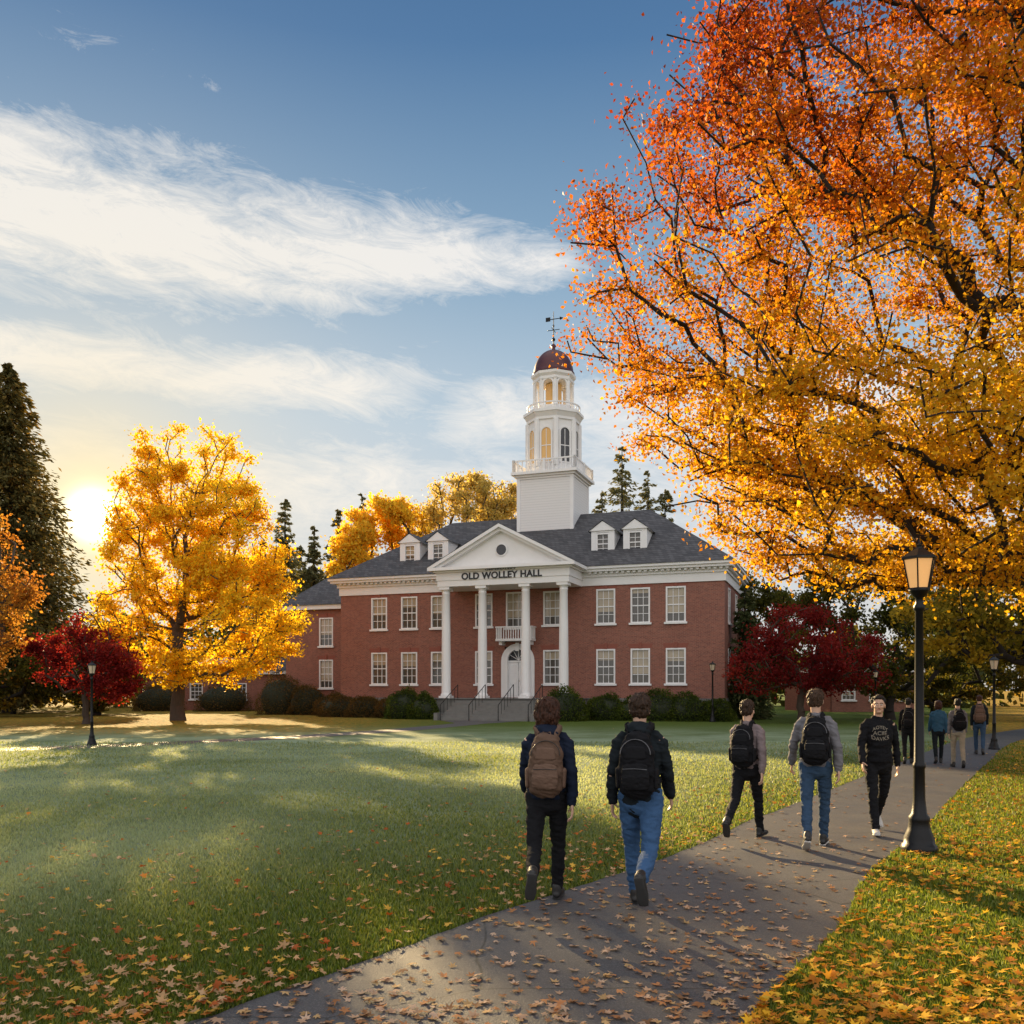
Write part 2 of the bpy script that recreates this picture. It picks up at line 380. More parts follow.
# ================================================================== PEOPLE (built first)
def remeshed(mb,voxel,it=3,name='m',amp=0,sc=14,zst=1.5):
    me=mb.mesh('tmp'); o=bpy.data.objects.new('tmp',me); COL.objects.link(o)
    r=o.modifiers.new('r','REMESH'); r.mode='VOXEL'; r.voxel_size=voxel
    s=o.modifiers.new('s','SMOOTH'); s.factor=.5; s.iterations=it
    dg=bpy.context.evaluated_depsgraph_get(); dg.update()
    out=bpy.data.meshes.new_from_object(o.evaluated_get(dg)); bpy.data.objects.remove(o); bpy.data.meshes.remove(me)
    out.materials.clear()
    if amp:
        n=len(out.vertices); co_=np.empty(n*3,np.float32); no=np.empty(n*3,np.float32)
        out.vertices.foreach_get('co',co_); out.vertex_normals.foreach_get('vector',no)
        co_=co_.reshape(-1,3);no=no.reshape(-1,3)
        dsp=np.array([noise.noise(Vector((c[0]*sc+.8*c[2]*sc,c[1]*sc,c[2]*sc*zst)))+.6*(1-abs(2*noise.noise(Vector((c[0]*sc*1.4+5,c[1]*sc*1.4,c[2]*sc*zst*1.6+.5*c[0]*sc))))) for c in co_])
        co_=co_+no*((dsp-.3)*amp)[:,None]; out.vertices.foreach_set('co',co_.ravel()); out.update()
    shade(out); out.name=name; return out
def fabric(name,col,denim=False):
    if name in MC: return MC[name]
    m,t,b=newmat(name); P=nd(t,'ShaderNodeTexCoord').outputs['Object']
    f=noi(t,P,7,5,.6); f2=noi(t,P,220,2,.6); 
    c=mix(t,f,[x*.75 for x in col],[x*1.25 for x in col]); c=mix(t,M(t,'MULTIPLY',f2,.45 if denim else .2),c,[min(1,x*1.7+.006) for x in col])
    t.links.new(c,b.inputs['Base Color']); b.inputs['Roughness'].default_value=.85; b.inputs['Specular IOR Level'].default_value=.15
    bump(t,b,M(t,'ADD',M(t,'MULTIPLY',f2,.12),noi(t,P,16,3,.5,.8)),.45,.014); MC[name]=m; return m
def hairmat(name,col):
    if name in MC: return MC[name]
    m,t,b=newmat(name); P=nd(t,'ShaderNodeTexCoord').outputs['Object']
    v=nd(t,'ShaderNodeMapping',{0:P}); v.inputs['Scale'].default_value=(110,110,18)
    f=noi(t,v.outputs[0],1,4,.65,.6); t.links.new(mix(t,smooth(t,f,.3,.7),[x*.3 for x in col],[x*2.0 for x in col]),b.inputs['Base Color'])
    b.inputs['Roughness'].default_value=.55; b.inputs['Specular IOR Level'].default_value=.25; bump(t,b,f,.9,.012); MC[name]=m; return m
def skinmat(name,col): return mat(name,col,.5,0,20,.08,.08,90,.002)
def person(loc,rot,H,pose,look,label,near=True,pack=None,group=None):
    k=H/1.745; vx=.0065 if near else .013
    E=empty('person',(loc[0],loc[1],0),rot); top(E,label,'person',group); E.scale=(k,k,k)
    P=Vector((0,0,.93)); J={}
    for sg,nm in ((1,'R'),(-1,'L')):
        th,kn,fp=[R(a) for a in pose['leg'+nm]]
        hip=P+Vector((sg*.09,0,-.02)); 
        knee=hip+Vector((sg*.002,math.sin(th)*.43,-math.cos(th)*.43)); s2=th-kn
        ank=knee+Vector((-sg*.015,math.sin(s2)*.41,-math.cos(s2)*.41))
        fd=Vector((sg*.12,math.cos(fp),math.sin(fp))).normalized(); dn=Vector((0,math.sin(fp),-math.cos(fp)))
        J[nm]=(hip,knee,ank,fd,dn)
    low=min(min((J[n][2]+J[n][4]*.085-J[n][3]*.06).z,(J[n][2]+J[n][4]*.085+J[n][3]*.17).z) for n in 'RL')-.008/k
    off=Vector((0,0,-low)); P=P+off; dz=P.z-.93
    for n in 'RL': h,kn_,a,fd,dn=J[n]; J[n]=(h+off,kn_+off,a+off,fd,dn)
    ln=pose.get('lean',.03); sd_=pose.get('sway',0.0)
    def T(x,y,z): return Vector((x+(z-.93)*sd_,y+(z-.93)*ln,z+dz))
    A={}
    for sg,nm in ((1,'R'),(-1,'L')):
        sw,ab,fx=[R(a) for a in pose['arm'+nm]]
        sh=T(sg*.160,-.005,1.395); 
        d1=Vector((sg*math.sin(ab),math.sin(sw)*math.cos(ab),-math.cos(sw)*math.cos(ab)))
        el=sh+d1*.285; s2=sw+fx; ab2=ab*.25
        d2=Vector((sg*math.sin(ab2),math.sin(s2)*math.cos(ab2),-math.cos(s2)*math.cos(ab2))); wr=el+d2*.25
        A[nm]=(sh,el,wr,d2)
    HC=T(0,.012,1.635); turn=Matrix.Rotation(R(pose.get('turn',0)),3,'Z')@Matrix.Rotation(R(pose.get('nod',-4)),3,'X')
    def Hh(x,y,z): return HC+turn@Vector((x,y,z))
    b=MB()
    b.tube([P+Vector((0,0,-.05)),T(0,0,1.05),T(0,0,1.22),T(0,0,1.38),T(0,0,1.44)],[(.13,.09),(.12,.085),(.14,.09),(.14,.08),(.07,.055)])
    for sg,n in ((1,'R'),(-1,'L')):
        h,kn_,a,fd,dn=J[n]; b.tube([h,kn_,a,a+dn*.03],[.065,.042,.034,.03]); b.tube([a-fd*.03+dn*.045,a+fd*.13+dn*.055],[(.03,.03),(.03,.018)])
        sh,el,wr,d2=A[n]; b.tube([T(sg*.06,0,1.40),sh,el,wr],[.042,.042,.034,.026],12)
        fwd=Vector((0,1,0)); wv=(fwd-d2*fwd.dot(d2)).normalized(); pn=Vector((-sg,0,0)); pn=(pn-d2*pn.dot(d2)).normalized()
        b.tube([wr-d2*.02,wr+d2*.03,wr+d2*.085],[(.025,.02),(.014,.038),(.012,.038)],12,side=tuple(pn))
        for q,(o_,L) in enumerate(((.029,.072),(.0098,.082),(-.0098,.076),(-.028,.06))):
            p=wr+d2*.085+wv*o_; pts=[p-d2*.02]; ang=.12+.06*q
            for sgm,fr_ in enumerate((.42,.33,.27)):
                dr=d2*math.cos(ang)+pn*math.sin(ang); p=p+dr*L*fr_; pts.append(p); ang+=.42
            b.tube(pts,[.0088,.0086,.008,.0068],8)
        p=wr+d2*.022+wv*.028; b.tube([p,p+(d2*.6+wv*.62+pn*.3)*.042,p+(d2*.85+wv*.6+pn*.5)*.07],[.013,.0105,.008],8)
    rotm=turn
    b.tube([T(0,-.008,1.42),T(0,-.005,1.50),Hh(0,-.02,-.05)],[.060,.053,.054])
    b.ell(Hh(0,-.012,.018),(.074,.093,.092),rot=rotm); b.ell(Hh(0,.016,-.05),(.056,.066,.068),rot=rotm)
    b.ell(Hh(0,.06,-.085),(.026,.024,.02),rot=rotm)
    b.tube([Hh(0,.072,.012),Hh(0,.09,-.012),Hh(0,.1,-.03)],[.008,.0095,.0125],8)
    for sg in (1,-1): b.ell(Hh(sg*.076,-.008,-.012),(.010,.02,.031),10,8,rotm); b.ell(Hh(sg*.014,.09,-.034),(.009,.009,.007),8,6,rotm); b.ell(Hh(sg*.034,.062,-.025),(.024,.02,.02),10,8,rotm)
    b.tube([Hh(-.045,.064,.026),Hh(0,.077,.024),Hh(.045,.064,.026)],[.008,.009,.008],8)
    mobj(remeshed(b,.0055 if near else .010,2,'body'),'body',look['skin'],E)
    for sg in (1,-1):
        q=MB(); q.ell(Hh(sg*.03,.073,.003),(.0125,.0095,.0085),12,8,rotm); q.mi=1; q.ell(Hh(sg*.03,.0795,.003),(.0055,.0045,.0058),10,8,rotm)
        mobj(q,'eye',[EYEW,EYED],E,smooth_=True)
        q=MB(); q.tube([Hh(sg*.014,.085,.021),Hh(sg*.03,.0815,.027),Hh(sg*.046,.069,.022)],[(.0035,.0035)]*3,8); mobj(q,'eyebrow',look['hair'],E,smooth_=True)
    q=MB(); q.tube([Hh(-.022,.078,-.057),Hh(0,.086,-.058),Hh(.022,.078,-.057)],[(.004,.005),(.006,.0075),(.004,.005)],8); mobj(q,'mouth',LIP,E,smooth_=True)
    h=MB(); st=look.get('hairstyle','short')
    if st=='bob': cs=[(Vector((0,-.028,.034)),Vector((.096,.102,.096))),(Vector((0,-.045,-.030)),Vector((.102,.080,.105)))]
    else: cs=[(Vector((0,-.028,.042)),Vector((.083,.092,.088))),(Vector((0,-.044,-.014)),Vector((.074,.060,.062)))]
    for c_,r_ in cs: h.ell(Hh(*c_),tuple(r_),rot=rotm)
    if st!='bob':
        h.ell(Hh(0,.022,.096),(.060,.052,.032),rot=rotm); h.ell(Hh(.01,.045,.094),(.045,.03,.024),rot=rotm)
        for sg in (1,-1): h.ell(Hh(sg*.063,-.018,.02),(.018,.030,.04),rot=rotm)
    else:
        for sg in (1,-1): h.ell(Hh(sg*.05,-.04,-.085),(.05,.055,.055),rot=rotm)
    rs=random.Random(int(loc[0]*100)); nl=(230 if near else 40); Lk=.10 if st=='bob' else .05
    for i in range(nl):
        dv=Vector((rs.gauss(0,1),rs.gauss(0,1)-.4,rs.gauss(0,1)+.5)).normalized(); c_,r_=cs[i%len(cs)]
        if dv.y>.35 and dv.z<.55: continue
        p=Vector((dv.x*r_.x,dv.y*r_.y,dv.z*r_.z))+c_
        cw=Vector((dv.x*.9+rs.gauss(0,.3),dv.y*.9+(.5 if st!='bob' else -.05)*(dv.z>.6)+rs.gauss(0,.3),-1)); tg_=(cw-dv*cw.dot(dv)).normalized()
        L_=Lk*rs.uniform(.6,1.2); e1=p+tg_*L_*.5; e2=p+tg_*L_
        def proj(q_,lift):
            rel=q_-c_; s_=math.sqrt((rel.x/r_.x)**2+(rel.y/r_.y)**2+(rel.z/r_.z)**2); return c_+rel/s_*(1+lift)
        pts=[proj(p,-.05),proj(e1,.07),proj(e2,rs.uniform(-.02,.15))]
        if pts[-1].z<(-.15 if st=='bob' else -.085) or (pts[-1].y>.045 and pts[-1].z<.055): continue
        h.tube([Hh(*x) for x in pts],[.0085,.009,.003],7)
    mobj(remeshed(h,.0045 if near else .009,1,'hair',.0022,70,.35),'hair',look['hair'],E)
    g=MB(); g.tube([P+Vector((0,0,-.06)),T(0,0,.97),T(0,0,1.03)],[(.150,.110),(.152,.110),(.145,.105)])
    bag=look.get('bag',1.0)
    for sg,n in ((1,'R'),(-1,'L')):
        hp,kn_,a,fd,dn=J[n]; md=(hp+kn_)/2; md2=(kn_+a)/2
        g.tube([hp+Vector((0,-.005,.03)),md,kn_,md2+Vector((0,-.014,0)),a+(kn_-a)*.10,a+(kn_-a)*.03],[.090*bag**.5,.077*bag,.059*bag,.058*bag,.048*bag,.052*bag],cap=True)
    g.ell(P+Vector((0,-.045,-.06)),(.135,.085,.09))
    mobj(remeshed(g,vx*1.3,2,'trousers',.010,12,1.8),'trousers',look['trousers'],E)
    for n in 'RL':
        hp,kn_,a,fd,dn=J[n]; s_=MB()
        s_.tube([a-fd*.025+dn*.03,a-fd*.025-dn*.02],[.046,.042])
        s_.tube([a-fd*.045+dn*.045,a+fd*.03+dn*.04,a+fd*.1+dn*.052,a+fd*.165+dn*.06],[(.036,.036),(.042,.042),(.046,.03),(.04,.022)],side=(1,0,0))
        so_=mobj(remeshed(s_,.007,2,'shoe'),'shoe',look['shoe'],E)
        s_=MB(); s_.tube([a-fd*.055+dn*.076,a+fd*.03+dn*.076,a+fd*.11+dn*.076,a+fd*.18+dn*.074],[(.036,.010),(.036,.010),(.047,.010),(.036,.009)],16,side=(1,0,0),ex=3)
        mobj(s_,'sole',look.get('sole',SOLE),so_,smooth_=True)
    j=MB(); hem=look.get('hem',.90)
    j.tube([T(0,0,hem),T(0,0,hem+.08),T(0,0,1.08),T(0,0,1.22),T(0,-.004,1.33),T(0,-.008,1.41),T(0,-.01,1.46)],[(.162,.124),(.166,.126),(.153,.120),(.170,.126),(.175,.114),(.14,.088),(.082,.062)],20)
    j.tube([T(0,0,hem-.01),T(0,0,hem+.035)],[(.167,.130),(.167,.130)],20,cap=False)
    for sg,n in ((1,'R'),(-1,'L')):
        sh,el,wr,d2=A[n]; m1_=(sh+el)/2; m2_=(el+wr)/2
        j.tube([T(sg*.07,-.008,1.42),T(sg*.122,-.006,1.41),sh+(el-sh)*.12,m1_,el,m2_,wr-d2*.03,wr-d2*.01],[.044,.054,.061,.056,.050,.048,.042,.039],16)
        j.tube([wr-d2*.045,wr-d2*.005],[.041,.039],12,cap=False)
    if look.get('hood'):
        j.ell(T(0,-.085,1.46),(.11,.06,.07)); j.ell(T(0,-.055,1.50),(.094,.068,.04)); 
        for sg in (1,-1): j.tube([T(sg*.08,-.05,1.5),T(sg*.075,.02,1.495),T(sg*.03,.075,1.44)],[.03,.026,.02])
    else:
        j.tube([T(0,-.012,1.45),T(0,-.01,1.492)],[(.078,.07),(.07,.064)],20,cap=False)
    jm=remeshed(j,vx*1.15,2,'jacket',look.get('amp',.0125),9,1.7); mobj(jm,look.get('topname','jacket'),look['top'],E)
    bv=BVHTree.FromPolygons([v.co for v in jm.vertices],[p.vertices for p in jm.polygons])
    if look.get('print'):
        for row,(tx,z,s_) in enumerate(look['print']):
            cu=bpy.data.curves.new('t','FONT');cu.body=tx;cu.size=s_;cu.align_x='CENTER';cu.resolution_u=3;cu.offset=.0005
            o=bpy.data.objects.new('t',cu);COL.objects.link(o);dg=bpy.context.evaluated_depsgraph_get();dg.update()
            tm=bpy.data.meshes.new_from_object(o.evaluated_get(dg));bpy.data.objects.remove(o)
            bb=bmesh.new();bb.from_mesh(tm);bmesh.ops.triangulate(bb,faces=bb.faces);bmesh.ops.subdivide_edges(bb,edges=[e_ for e_ in bb.edges if e_.calc_length()>.012],cuts=2);bb.to_mesh(tm);bb.free()
            for v in tm.vertices:
                x,y=v.co.x,v.co.y
                if row==0: y+= .025-(x*x)*4.5
                if row==2: y+= -.012+(x*x)*2.5
                p0=T(-x,.5,z+y); hit=bv.ray_cast(p0,Vector((0,-1,0)))
                v.co=(hit[0]+Vector((0,.004,0))) if hit[0] else T(-x,.14,z+y)
            tm.materials.clear(); mobj(tm,'chest_print',PRINT,E)
    if pack:
        B=empty('backpack',(loc[0],loc[1],0),rot); B.scale=(k,k,k); top(B,pack['label'],'backpack',None)
        cy=-.205; z0,z1=1.01,1.42
        q=MB(); q.tube([T(0,cy+.01,z0),T(0,cy-.005,z0+.12),T(0,cy,z1-.12),T(0,cy+.02,z1-.02)],[(.138,.080),(.147,.085),(.136,.078),(.10,.058)],32,ex=2.6)
        q.tube([T(0,cy+.06,z0),T(0,cy+.06,z1)],[(.115,.04),(.105,.04)],20,ex=3)
        mobj(remeshed(q,.008,2,'pack_body',.014,11),'pack_body',pack['m'],B)
        q=MB(); q.tube([T(0,cy-.088,z0+.02),T(0,cy-.098,z0+.1),T(0,cy-.084,z0+.19)],[(.105,.022),(.110,.03),(.098,.018)],24,ex=3.2); mobj(remeshed(q,.006,2,'pocket',.006,20),'pocket',pack['m2'],B)
        q=MB(); q.tube([T(0,cy-.076,z0+.25),T(0,cy-.072,z0+.33)],[(.088,.014),(.074,.012)],24,ex=3.2); mobj(remeshed(q,.006,2,'upper_pocket'),'upper_pocket',pack['m2'],B)
        for sg in (1,-1):
            q=MB(); q.tube([T(sg*.146,cy+.01,z0+.02),T(sg*.150,cy+.01,z0+.15)],[(.02,.048),(.022,.05)],16); mobj(remeshed(q,.007,2,'side_pocket'),'side_pocket',pack['m2'],B)
        q=MB(); q.tube([T(-.035,cy+.055,z1+.01),T(-.03,cy+.055,z1+.05),T(.03,cy+.055,z1+.05),T(.035,cy+.055,z1+.01)],[(.006,.009)]*4,8); mobj(q,'handle',pack['m2'],B,smooth_=True)
        q=MB(); pts=[]
        for i in range(15):
            a=math.pi*i/14; pts.append(T(.118*math.cos(a),cy-.074+.02*math.sin(a),z1-.13+.115*math.sin(a)))
        q.tube(pts,[.0035]*15,6); mobj(q,'zip',pack['zip'],B,smooth_=True)
        q=MB(); q.tube([T(-.092,cy-.120,z0+.165),T(0,cy-.125,z0+.17),T(.092,cy-.120,z0+.165)],[.0035]*3,6); mobj(q,'zip',pack['zip'],B,smooth_=True)
        for sg in (1,-1):
            pts=catmull([tuple(T(*p)) for p in ((sg*.075,-.155,1.42),(sg*.08,-.08,1.48),(sg*.088,.0,1.5),(sg*.095,.1,1.42),(sg*.105,.14,1.3),(sg*.125,.13,1.18),(sg*.160,.04,1.08),(sg*.15,-.12,1.06))],6)
            out=[]
            for i,p in enumerate(pts):
                l,nn,_,dd=bv.find_nearest(Vector(p)); pp=Vector(p)
                if i>4 and i<len(pts)-4: pp=l+nn*.008
                out.append(pp)
            for _ in range(2): out=[out[0]]+[(out[i-1]+out[i]*2+out[i+1])/4 for i in range(1,len(out)-1)]+[out[-1]]
            vs=[];fs=[]
            for i,p in enumerate(out):
                l,nn,_,dd=bv.find_nearest(p); tt=(out[min(i+1,len(out)-1)]-out[max(i-1,0)]).normalized(); sd=tt.cross(nn).normalized()
                for a_,b_ in ((-.024,-.004),(.024,-.004),(.024,.006),(-.024,.006)): vs.append(p+sd*a_+nn*b_)
            for i in range(len(out)-1):
                for a_ in range(4): fs.append((i*4+a_,i*4+(a_+1)%4,(i+1)*4+(a_+1)%4,(i+1)*4+a_))
            q=MB();q.add(vs,fs);mobj(q,'shoulder_strap',pack['m2'],B,smooth_=True)
    return E
EYEW=mat('eye_white',(.75,.73,.7),.2,bmp=0); EYED=mat('iris',(.02,.012,.008),.15,bmp=0); LIP=mat('lips',(.42,.16,.13),.45,bmp=0)
SOLE=mat('sole_rubber',(.03,.03,.03),.8); SOLEW=mat('white_sole',(.5,.48,.45),.7); PRINT=mat('cream_print',(.22,.19,.15),.9,nscale=60,namp=.7)
SK1=skinmat('fair_skin',(.58,.36,.26)); SK2=skinmat('tan_skin',(.52,.31,.21))
HB=hairmat('dark_brown_hair',(.04,.015,.008)); HM=hairmat('chestnut_hair',(.032,.017,.010)); HN=hairmat('brown_hair',(.045,.024,.014)); HK=hairmat('black_hair',(.012,.01,.009))
navy=fabric('navy_fabric',(.009,.014,.03)); blk=fabric('black_fabric',(.009,.009,.011)); blk2=fabric('black_nylon',(.007,.007,.009)); slate=fabric('dark_slate_fabric',(.010,.014,.018))
denim=fabric('blue_denim',(.035,.08,.17),True); denim2=fabric('washed_denim',(.028,.055,.10),True); mauve=fabric('mauve_fabric',(.19,.15,.155)); grey=fabric('grey_fabric',(.15,.145,.16))
brown=fabric('brown_canvas',(.105,.064,.045)); brown2=fabric('brown_canvas_pocket',(.13,.08,.058)); blue=fabric('blue_fabric',(.03,.09,.16)); khaki=fabric('khaki_fabric',(.28,.24,.18))
zipd=mat('dark_zip',(.03,.03,.03),.4,.5,bmp=0); zipl=mat('grey_zip',(.12,.12,.13),.4,.5,bmp=0); shoeb=mat('black_shoe',(.015,.014,.014),.5)
pk=dict(label='black nylon backpack worn on a student\'s back',m=blk2,m2=blk,zip=zipl)
person((.30,7.75),R(-6),1.78,dict(legR=(19,7,5),legL=(-22,48,-66),armR=(-18,8,18),armL=(18,8,24),turn=-10,sway=.015),
  dict(skin=SK1,hair=HB,hairstyle='bob',trousers=blk,top=navy,shoe=shoeb,sole=SOLE,hood=True,hem=.92),'walking person with bobbed brown hair, navy jacket and black trousers',pack=dict(label='brown canvas backpack worn over a navy jacket',m=brown,m2=brown2,zip=zipd))
person((1.08,7.55),R(-16),1.81,dict(legL=(19,6,5),legR=(-21,50,-68),armR=(8,11,28),armL=(-12,11,28),turn=8,sway=-.018),
  dict(skin=SK1,hair=HM,trousers=denim,bag=1.1,top=slate,shoe=shoeb,hood=True,hem=.88,amp=.015),'walking person in dark padded jacket and blue jeans',pack=dict(label='black nylon backpack over a dark jacket',m=blk2,m2=blk,zip=zipl))
person((2.9,11.1),R(-32),1.73,dict(legR=(22,5,7),legL=(-26,32,-50),armR=(-20,10,14),armL=(24,9,18),turn=-10),
  dict(skin=SK1,hair=HM,trousers=blk,top=mauve,shoe=shoeb,topname='sweatshirt',hem=.94),'walking person in mauve grey sweatshirt and black trousers',pack=dict(pk))
person((3.56,10.55),R(-20),1.84,dict(legR=(16,5,4),legL=(-16,22,-30),armR=(-14,13,14),armL=(16,17,14),turn=-8),
  dict(skin=SK1,hair=HN,trousers=denim2,top=grey,shoe=shoeb,sole=SOLEW,topname='sweatshirt',hem=.93),'tall walking person in grey sweatshirt and faded jeans',pack=dict(pk))
person((4.72,11.6),R(170),1.77,dict(legR=(18,6,6),legL=(-17,28,-38),armR=(16,12,18),armL=(-13,13,18),turn=-8,lean=.01,nod=2),
  dict(skin=SK2,hair=HK,trousers=blk,top=blk2,shoe=mat('white_shoe',(.5,.48,.45),.6),sole=SOLEW,topname='sweatshirt',hem=.93,
       print=[('AOYEY',1.315,.058),('ACIIE',1.26,.07),('DAVKS',1.20,.068)]),'person walking in a black printed sweatshirt and black trousers')
person((9.95,22.6),R(-25),1.62,dict(legR=(12,6,4),legL=(-12,16,-20),armR=(-8,8,14),armL=(10,8,14)),dict(skin=SK2,hair=HK,trousers=blk,top=blk2,shoe=shoeb),'person in dark clothes walking under the trees',near=False,pack=dict(pk))
person((10.75,22.7),R(-20),1.56,dict(legR=(12,6,4),legL=(-12,16,-20),armR=(-8,8,14),armL=(10,8,14)),dict(skin=SK1,hair=HB,hairstyle='bob',trousers=slate,top=blue,shoe=shoeb),'person in blue jacket walking under the trees',near=False)
person((10.65,21.5),R(-15),1.62,dict(legR=(-12,16,-20),legL=(12,6,4),armR=(10,8,14),armL=(-8,8,14)),dict(skin=SK1,hair=HK,trousers=khaki,top=grey,shoe=shoeb),'person in grey top and khaki trousers walking',near=False,pack=dict(pk))
person((13.4,25.8),R(-25),1.68,dict(legR=(-12,16,-20),legL=(12,6,4),armR=(10,8,14),armL=(-8,8,14)),dict(skin=SK1,hair=HB,trousers=denim2,top=slate,shoe=shoeb),'person in dark jacket and jeans beside a street lamp',near=False,pack=dict(label='orange canvas backpack on a student\'s back',m=brown,m2=brown2,zip=zipd))
# ================================================================== LAMPS
IRON=mat('black_iron',(.012,.012,.013),.4,.6,bmp=.2,bscale=60)
def glassm(name,col,em):
    m,t,b=newmat(name); P=nd(t,'ShaderNodeTexCoord').outputs['Object']; 
    f=noi(t,P,6,2)
    b.inputs['Base Color'].default_value=(*col,1); b.inputs['Roughness'].default_value=.25
    t.links.new(mix(t,f,[c*.75 for c in col],col),b.inputs['Emission Color']); b.inputs['Emission Strength'].default_value=em; return m
LG=glassm('lit_lantern_glass',(.85,.45,.17),.5); LG2=glassm('dim_lantern_glass',(.5,.4,.28),.1)
def lamp(loc,sc,label,group=None,g=None):
    E=empty('street_lamp',(loc[0],loc[1],0)); E.scale=(sc,sc,sc); top(E,label,'street lamp',group)
    q=MB(); q.lathe([(.2,-.03),(.2,.05),(.185,.09),(.17,.1),(.165,.16),(.125,.26),(.11,.34),(.115,.36),(.115,.4),(.085,.44),(.066,.6),(.06,.95),(.07,.97),(.07,1.0),(.056,1.03),(.05,1.8),(.043,2.75),(.06,2.77),(.065,2.81),(.045,2.84),(.04,2.9),(.075,2.93),(.11,2.98),(.12,3.01)],seg=24,fl=1,fa=.05)
    mobj(q,'post',IRON,E,smooth_=True)
    q=MB(); q.lathe([(.108,3.015),(.17,3.34)],seg=6,cap=True); mobj(q,'lantern_glass',g or LG2,E)
    q=MB(); 
    for i in range(6):
        a=math.pi*i/3; c,s_=math.cos(a),math.sin(a); q.tube([(.115*c,.115*s_,3.01),(.18*c,.18*s_,3.345)],[.009,.009],6)
    q.lathe([(.125,3.0),(.125,3.018),(.11,3.02)],seg=6); q.lathe([(.18,3.342),(.205,3.348),(.205,3.37),(.16,3.40),(.09,3.445),(.045,3.47),(.03,3.49),(.035,3.51),(.012,3.53),(.006,3.58)],seg=6)
    mobj(q,'lantern_frame',IRON,E); return E
lamp((4.66,10.3),1.0,'lit black iron lantern street lamp with flared base at path edge',g=LG)
lamp((-14.1,30.2),.8,'black iron lantern street lamp on the lawn by the walkway','lamps on the lawn')
lamp((11.7,52.5),1.0,'black iron lantern street lamp before the brick hall','lamps on the lawn')
lamp((15.0,28.0),.83,'black iron lantern street lamp under the trees','lamps on the lawn')
lamp((20.0,49.5),.85,'small black iron lantern street lamp near red maple','lamps on the lawn')
# ================================================================== BUILDING
def brickmat():
    m,t,b=newmat('red_brick'); P=nd(t,'ShaderNodeTexCoord').outputs['Object']; s=nd(t,'ShaderNodeSeparateXYZ',{0:P})
    v=nd(t,'ShaderNodeCombineXYZ',{0:M(t,'ADD',s.outputs[0],s.outputs[1]),1:s.outputs[2]}).outputs[0]
    br=nd(t,'ShaderNodeTexBrick',{'Vector':v,'Scale':1.0,'Color1':(.17,.045,.03,1),'Color2':(.34,.105,.064,1),'Mortar':(.33,.25,.2,1),'Mortar Size':.010,'Brick Width':.23,'Row Height':.078,'Mortar Smooth':.3,'Bias':-.1})
    f=noi(t,P,.8,5,.6); f2=noi(t,P,9,4,.6)
    c=mix(t,M(t,'MULTIPLY',f,.7),br.outputs[0],(.14,.045,.034)); c=mix(t,M(t,'MULTIPLY',smooth(t,f2,.35,.7),.4),c,(.38,.16,.11))
    t.links.new(c,b.inputs['Base Color']); b.inputs['Roughness'].default_value=.85; bump(t,b,br.outputs[1],-.3,.01); return m
BRICK=brickmat()
WHITE=mat('white_paint',(.76,.75,.75),.55,nscale=2,namp=.08,bmp=.05)
STONE=mat('grey_stone',(.16,.155,.145),.85,nscale=3,namp=.3,bmp=.3)
def clap():
    m,t,b=newmat('white_clapboard'); P=nd(t,'ShaderNodeTexCoord').outputs['Object']; s=nd(t,'ShaderNodeSeparateXYZ',{0:P})
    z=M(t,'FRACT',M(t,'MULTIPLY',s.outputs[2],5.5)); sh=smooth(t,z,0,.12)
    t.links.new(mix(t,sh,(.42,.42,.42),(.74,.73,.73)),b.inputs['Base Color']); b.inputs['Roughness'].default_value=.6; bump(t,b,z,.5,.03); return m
CLAP=clap()
def roofm():
    m,t,b=newmat('slate_roof'); P=nd(t,'ShaderNodeTexCoord').outputs['Object']; s=nd(t,'ShaderNodeSeparateXYZ',{0:P})
    v=nd(t,'ShaderNodeCombineXYZ',{0:M(t,'ADD',s.outputs[0],s.outputs[1]),1:s.outputs[2]}).outputs[0]
    br=nd(t,'ShaderNodeTexBrick',{'Vector':v,'Scale':1.0,'Color1':(.05,.052,.06,1),'Color2':(.11,.11,.12,1),'Mortar':(.02,.02,.022,1),'Mortar Size':.012,'Brick Width':.3,'Row Height':.17,'Mortar Smooth':.2})
    t.links.new(mix(t,M(t,'MULTIPLY',noi(t,P,.7,5,.6),.5),br.outputs[0],(.05,.045,.045)),b.inputs['Base Color']); b.inputs['Roughness'].default_value=.7; b.inputs['Specular IOR Level'].default_value=.25; bump(t,b,br.outputs[0],.4,.02); return m
SLATE=roofm()
def panem():
    m,t,b=newmat('window_glass'); P=nd(t,'ShaderNodeTexCoord').outputs['Object']; inf=nd(t,'ShaderNodeObjectInfo').outputs['Random']
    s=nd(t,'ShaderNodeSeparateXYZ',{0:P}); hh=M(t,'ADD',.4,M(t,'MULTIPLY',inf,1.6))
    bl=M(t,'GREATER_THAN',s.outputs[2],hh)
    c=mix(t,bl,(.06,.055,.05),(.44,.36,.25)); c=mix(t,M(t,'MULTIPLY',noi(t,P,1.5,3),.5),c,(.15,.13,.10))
    t.links.new(c,b.inputs['Base Color']); b.inputs['Roughness'].default_value=.1; b.inputs['Specular IOR Level'].default_value=.6
    bump(t,b,noi(t,P,1.2,2),.15,.05); return m
PANE=panem(); DOME=mat('maroon_copper_dome',(.085,.026,.032),.45,.3,nscale=4,namp=.3); AMB=glassm('amber_glow',(.55,.32,.10),.2); DARKW=mat('dark_interior',(.03,.03,.035),.2)  # amber emission painted in for warm light showing through the tower arches
RB=R(-20); BC=(.4,60,0)
HALL=empty('brick_hall',BC,RB); top(HALL,'red brick college hall with white columned portico and domed bell tower','building')
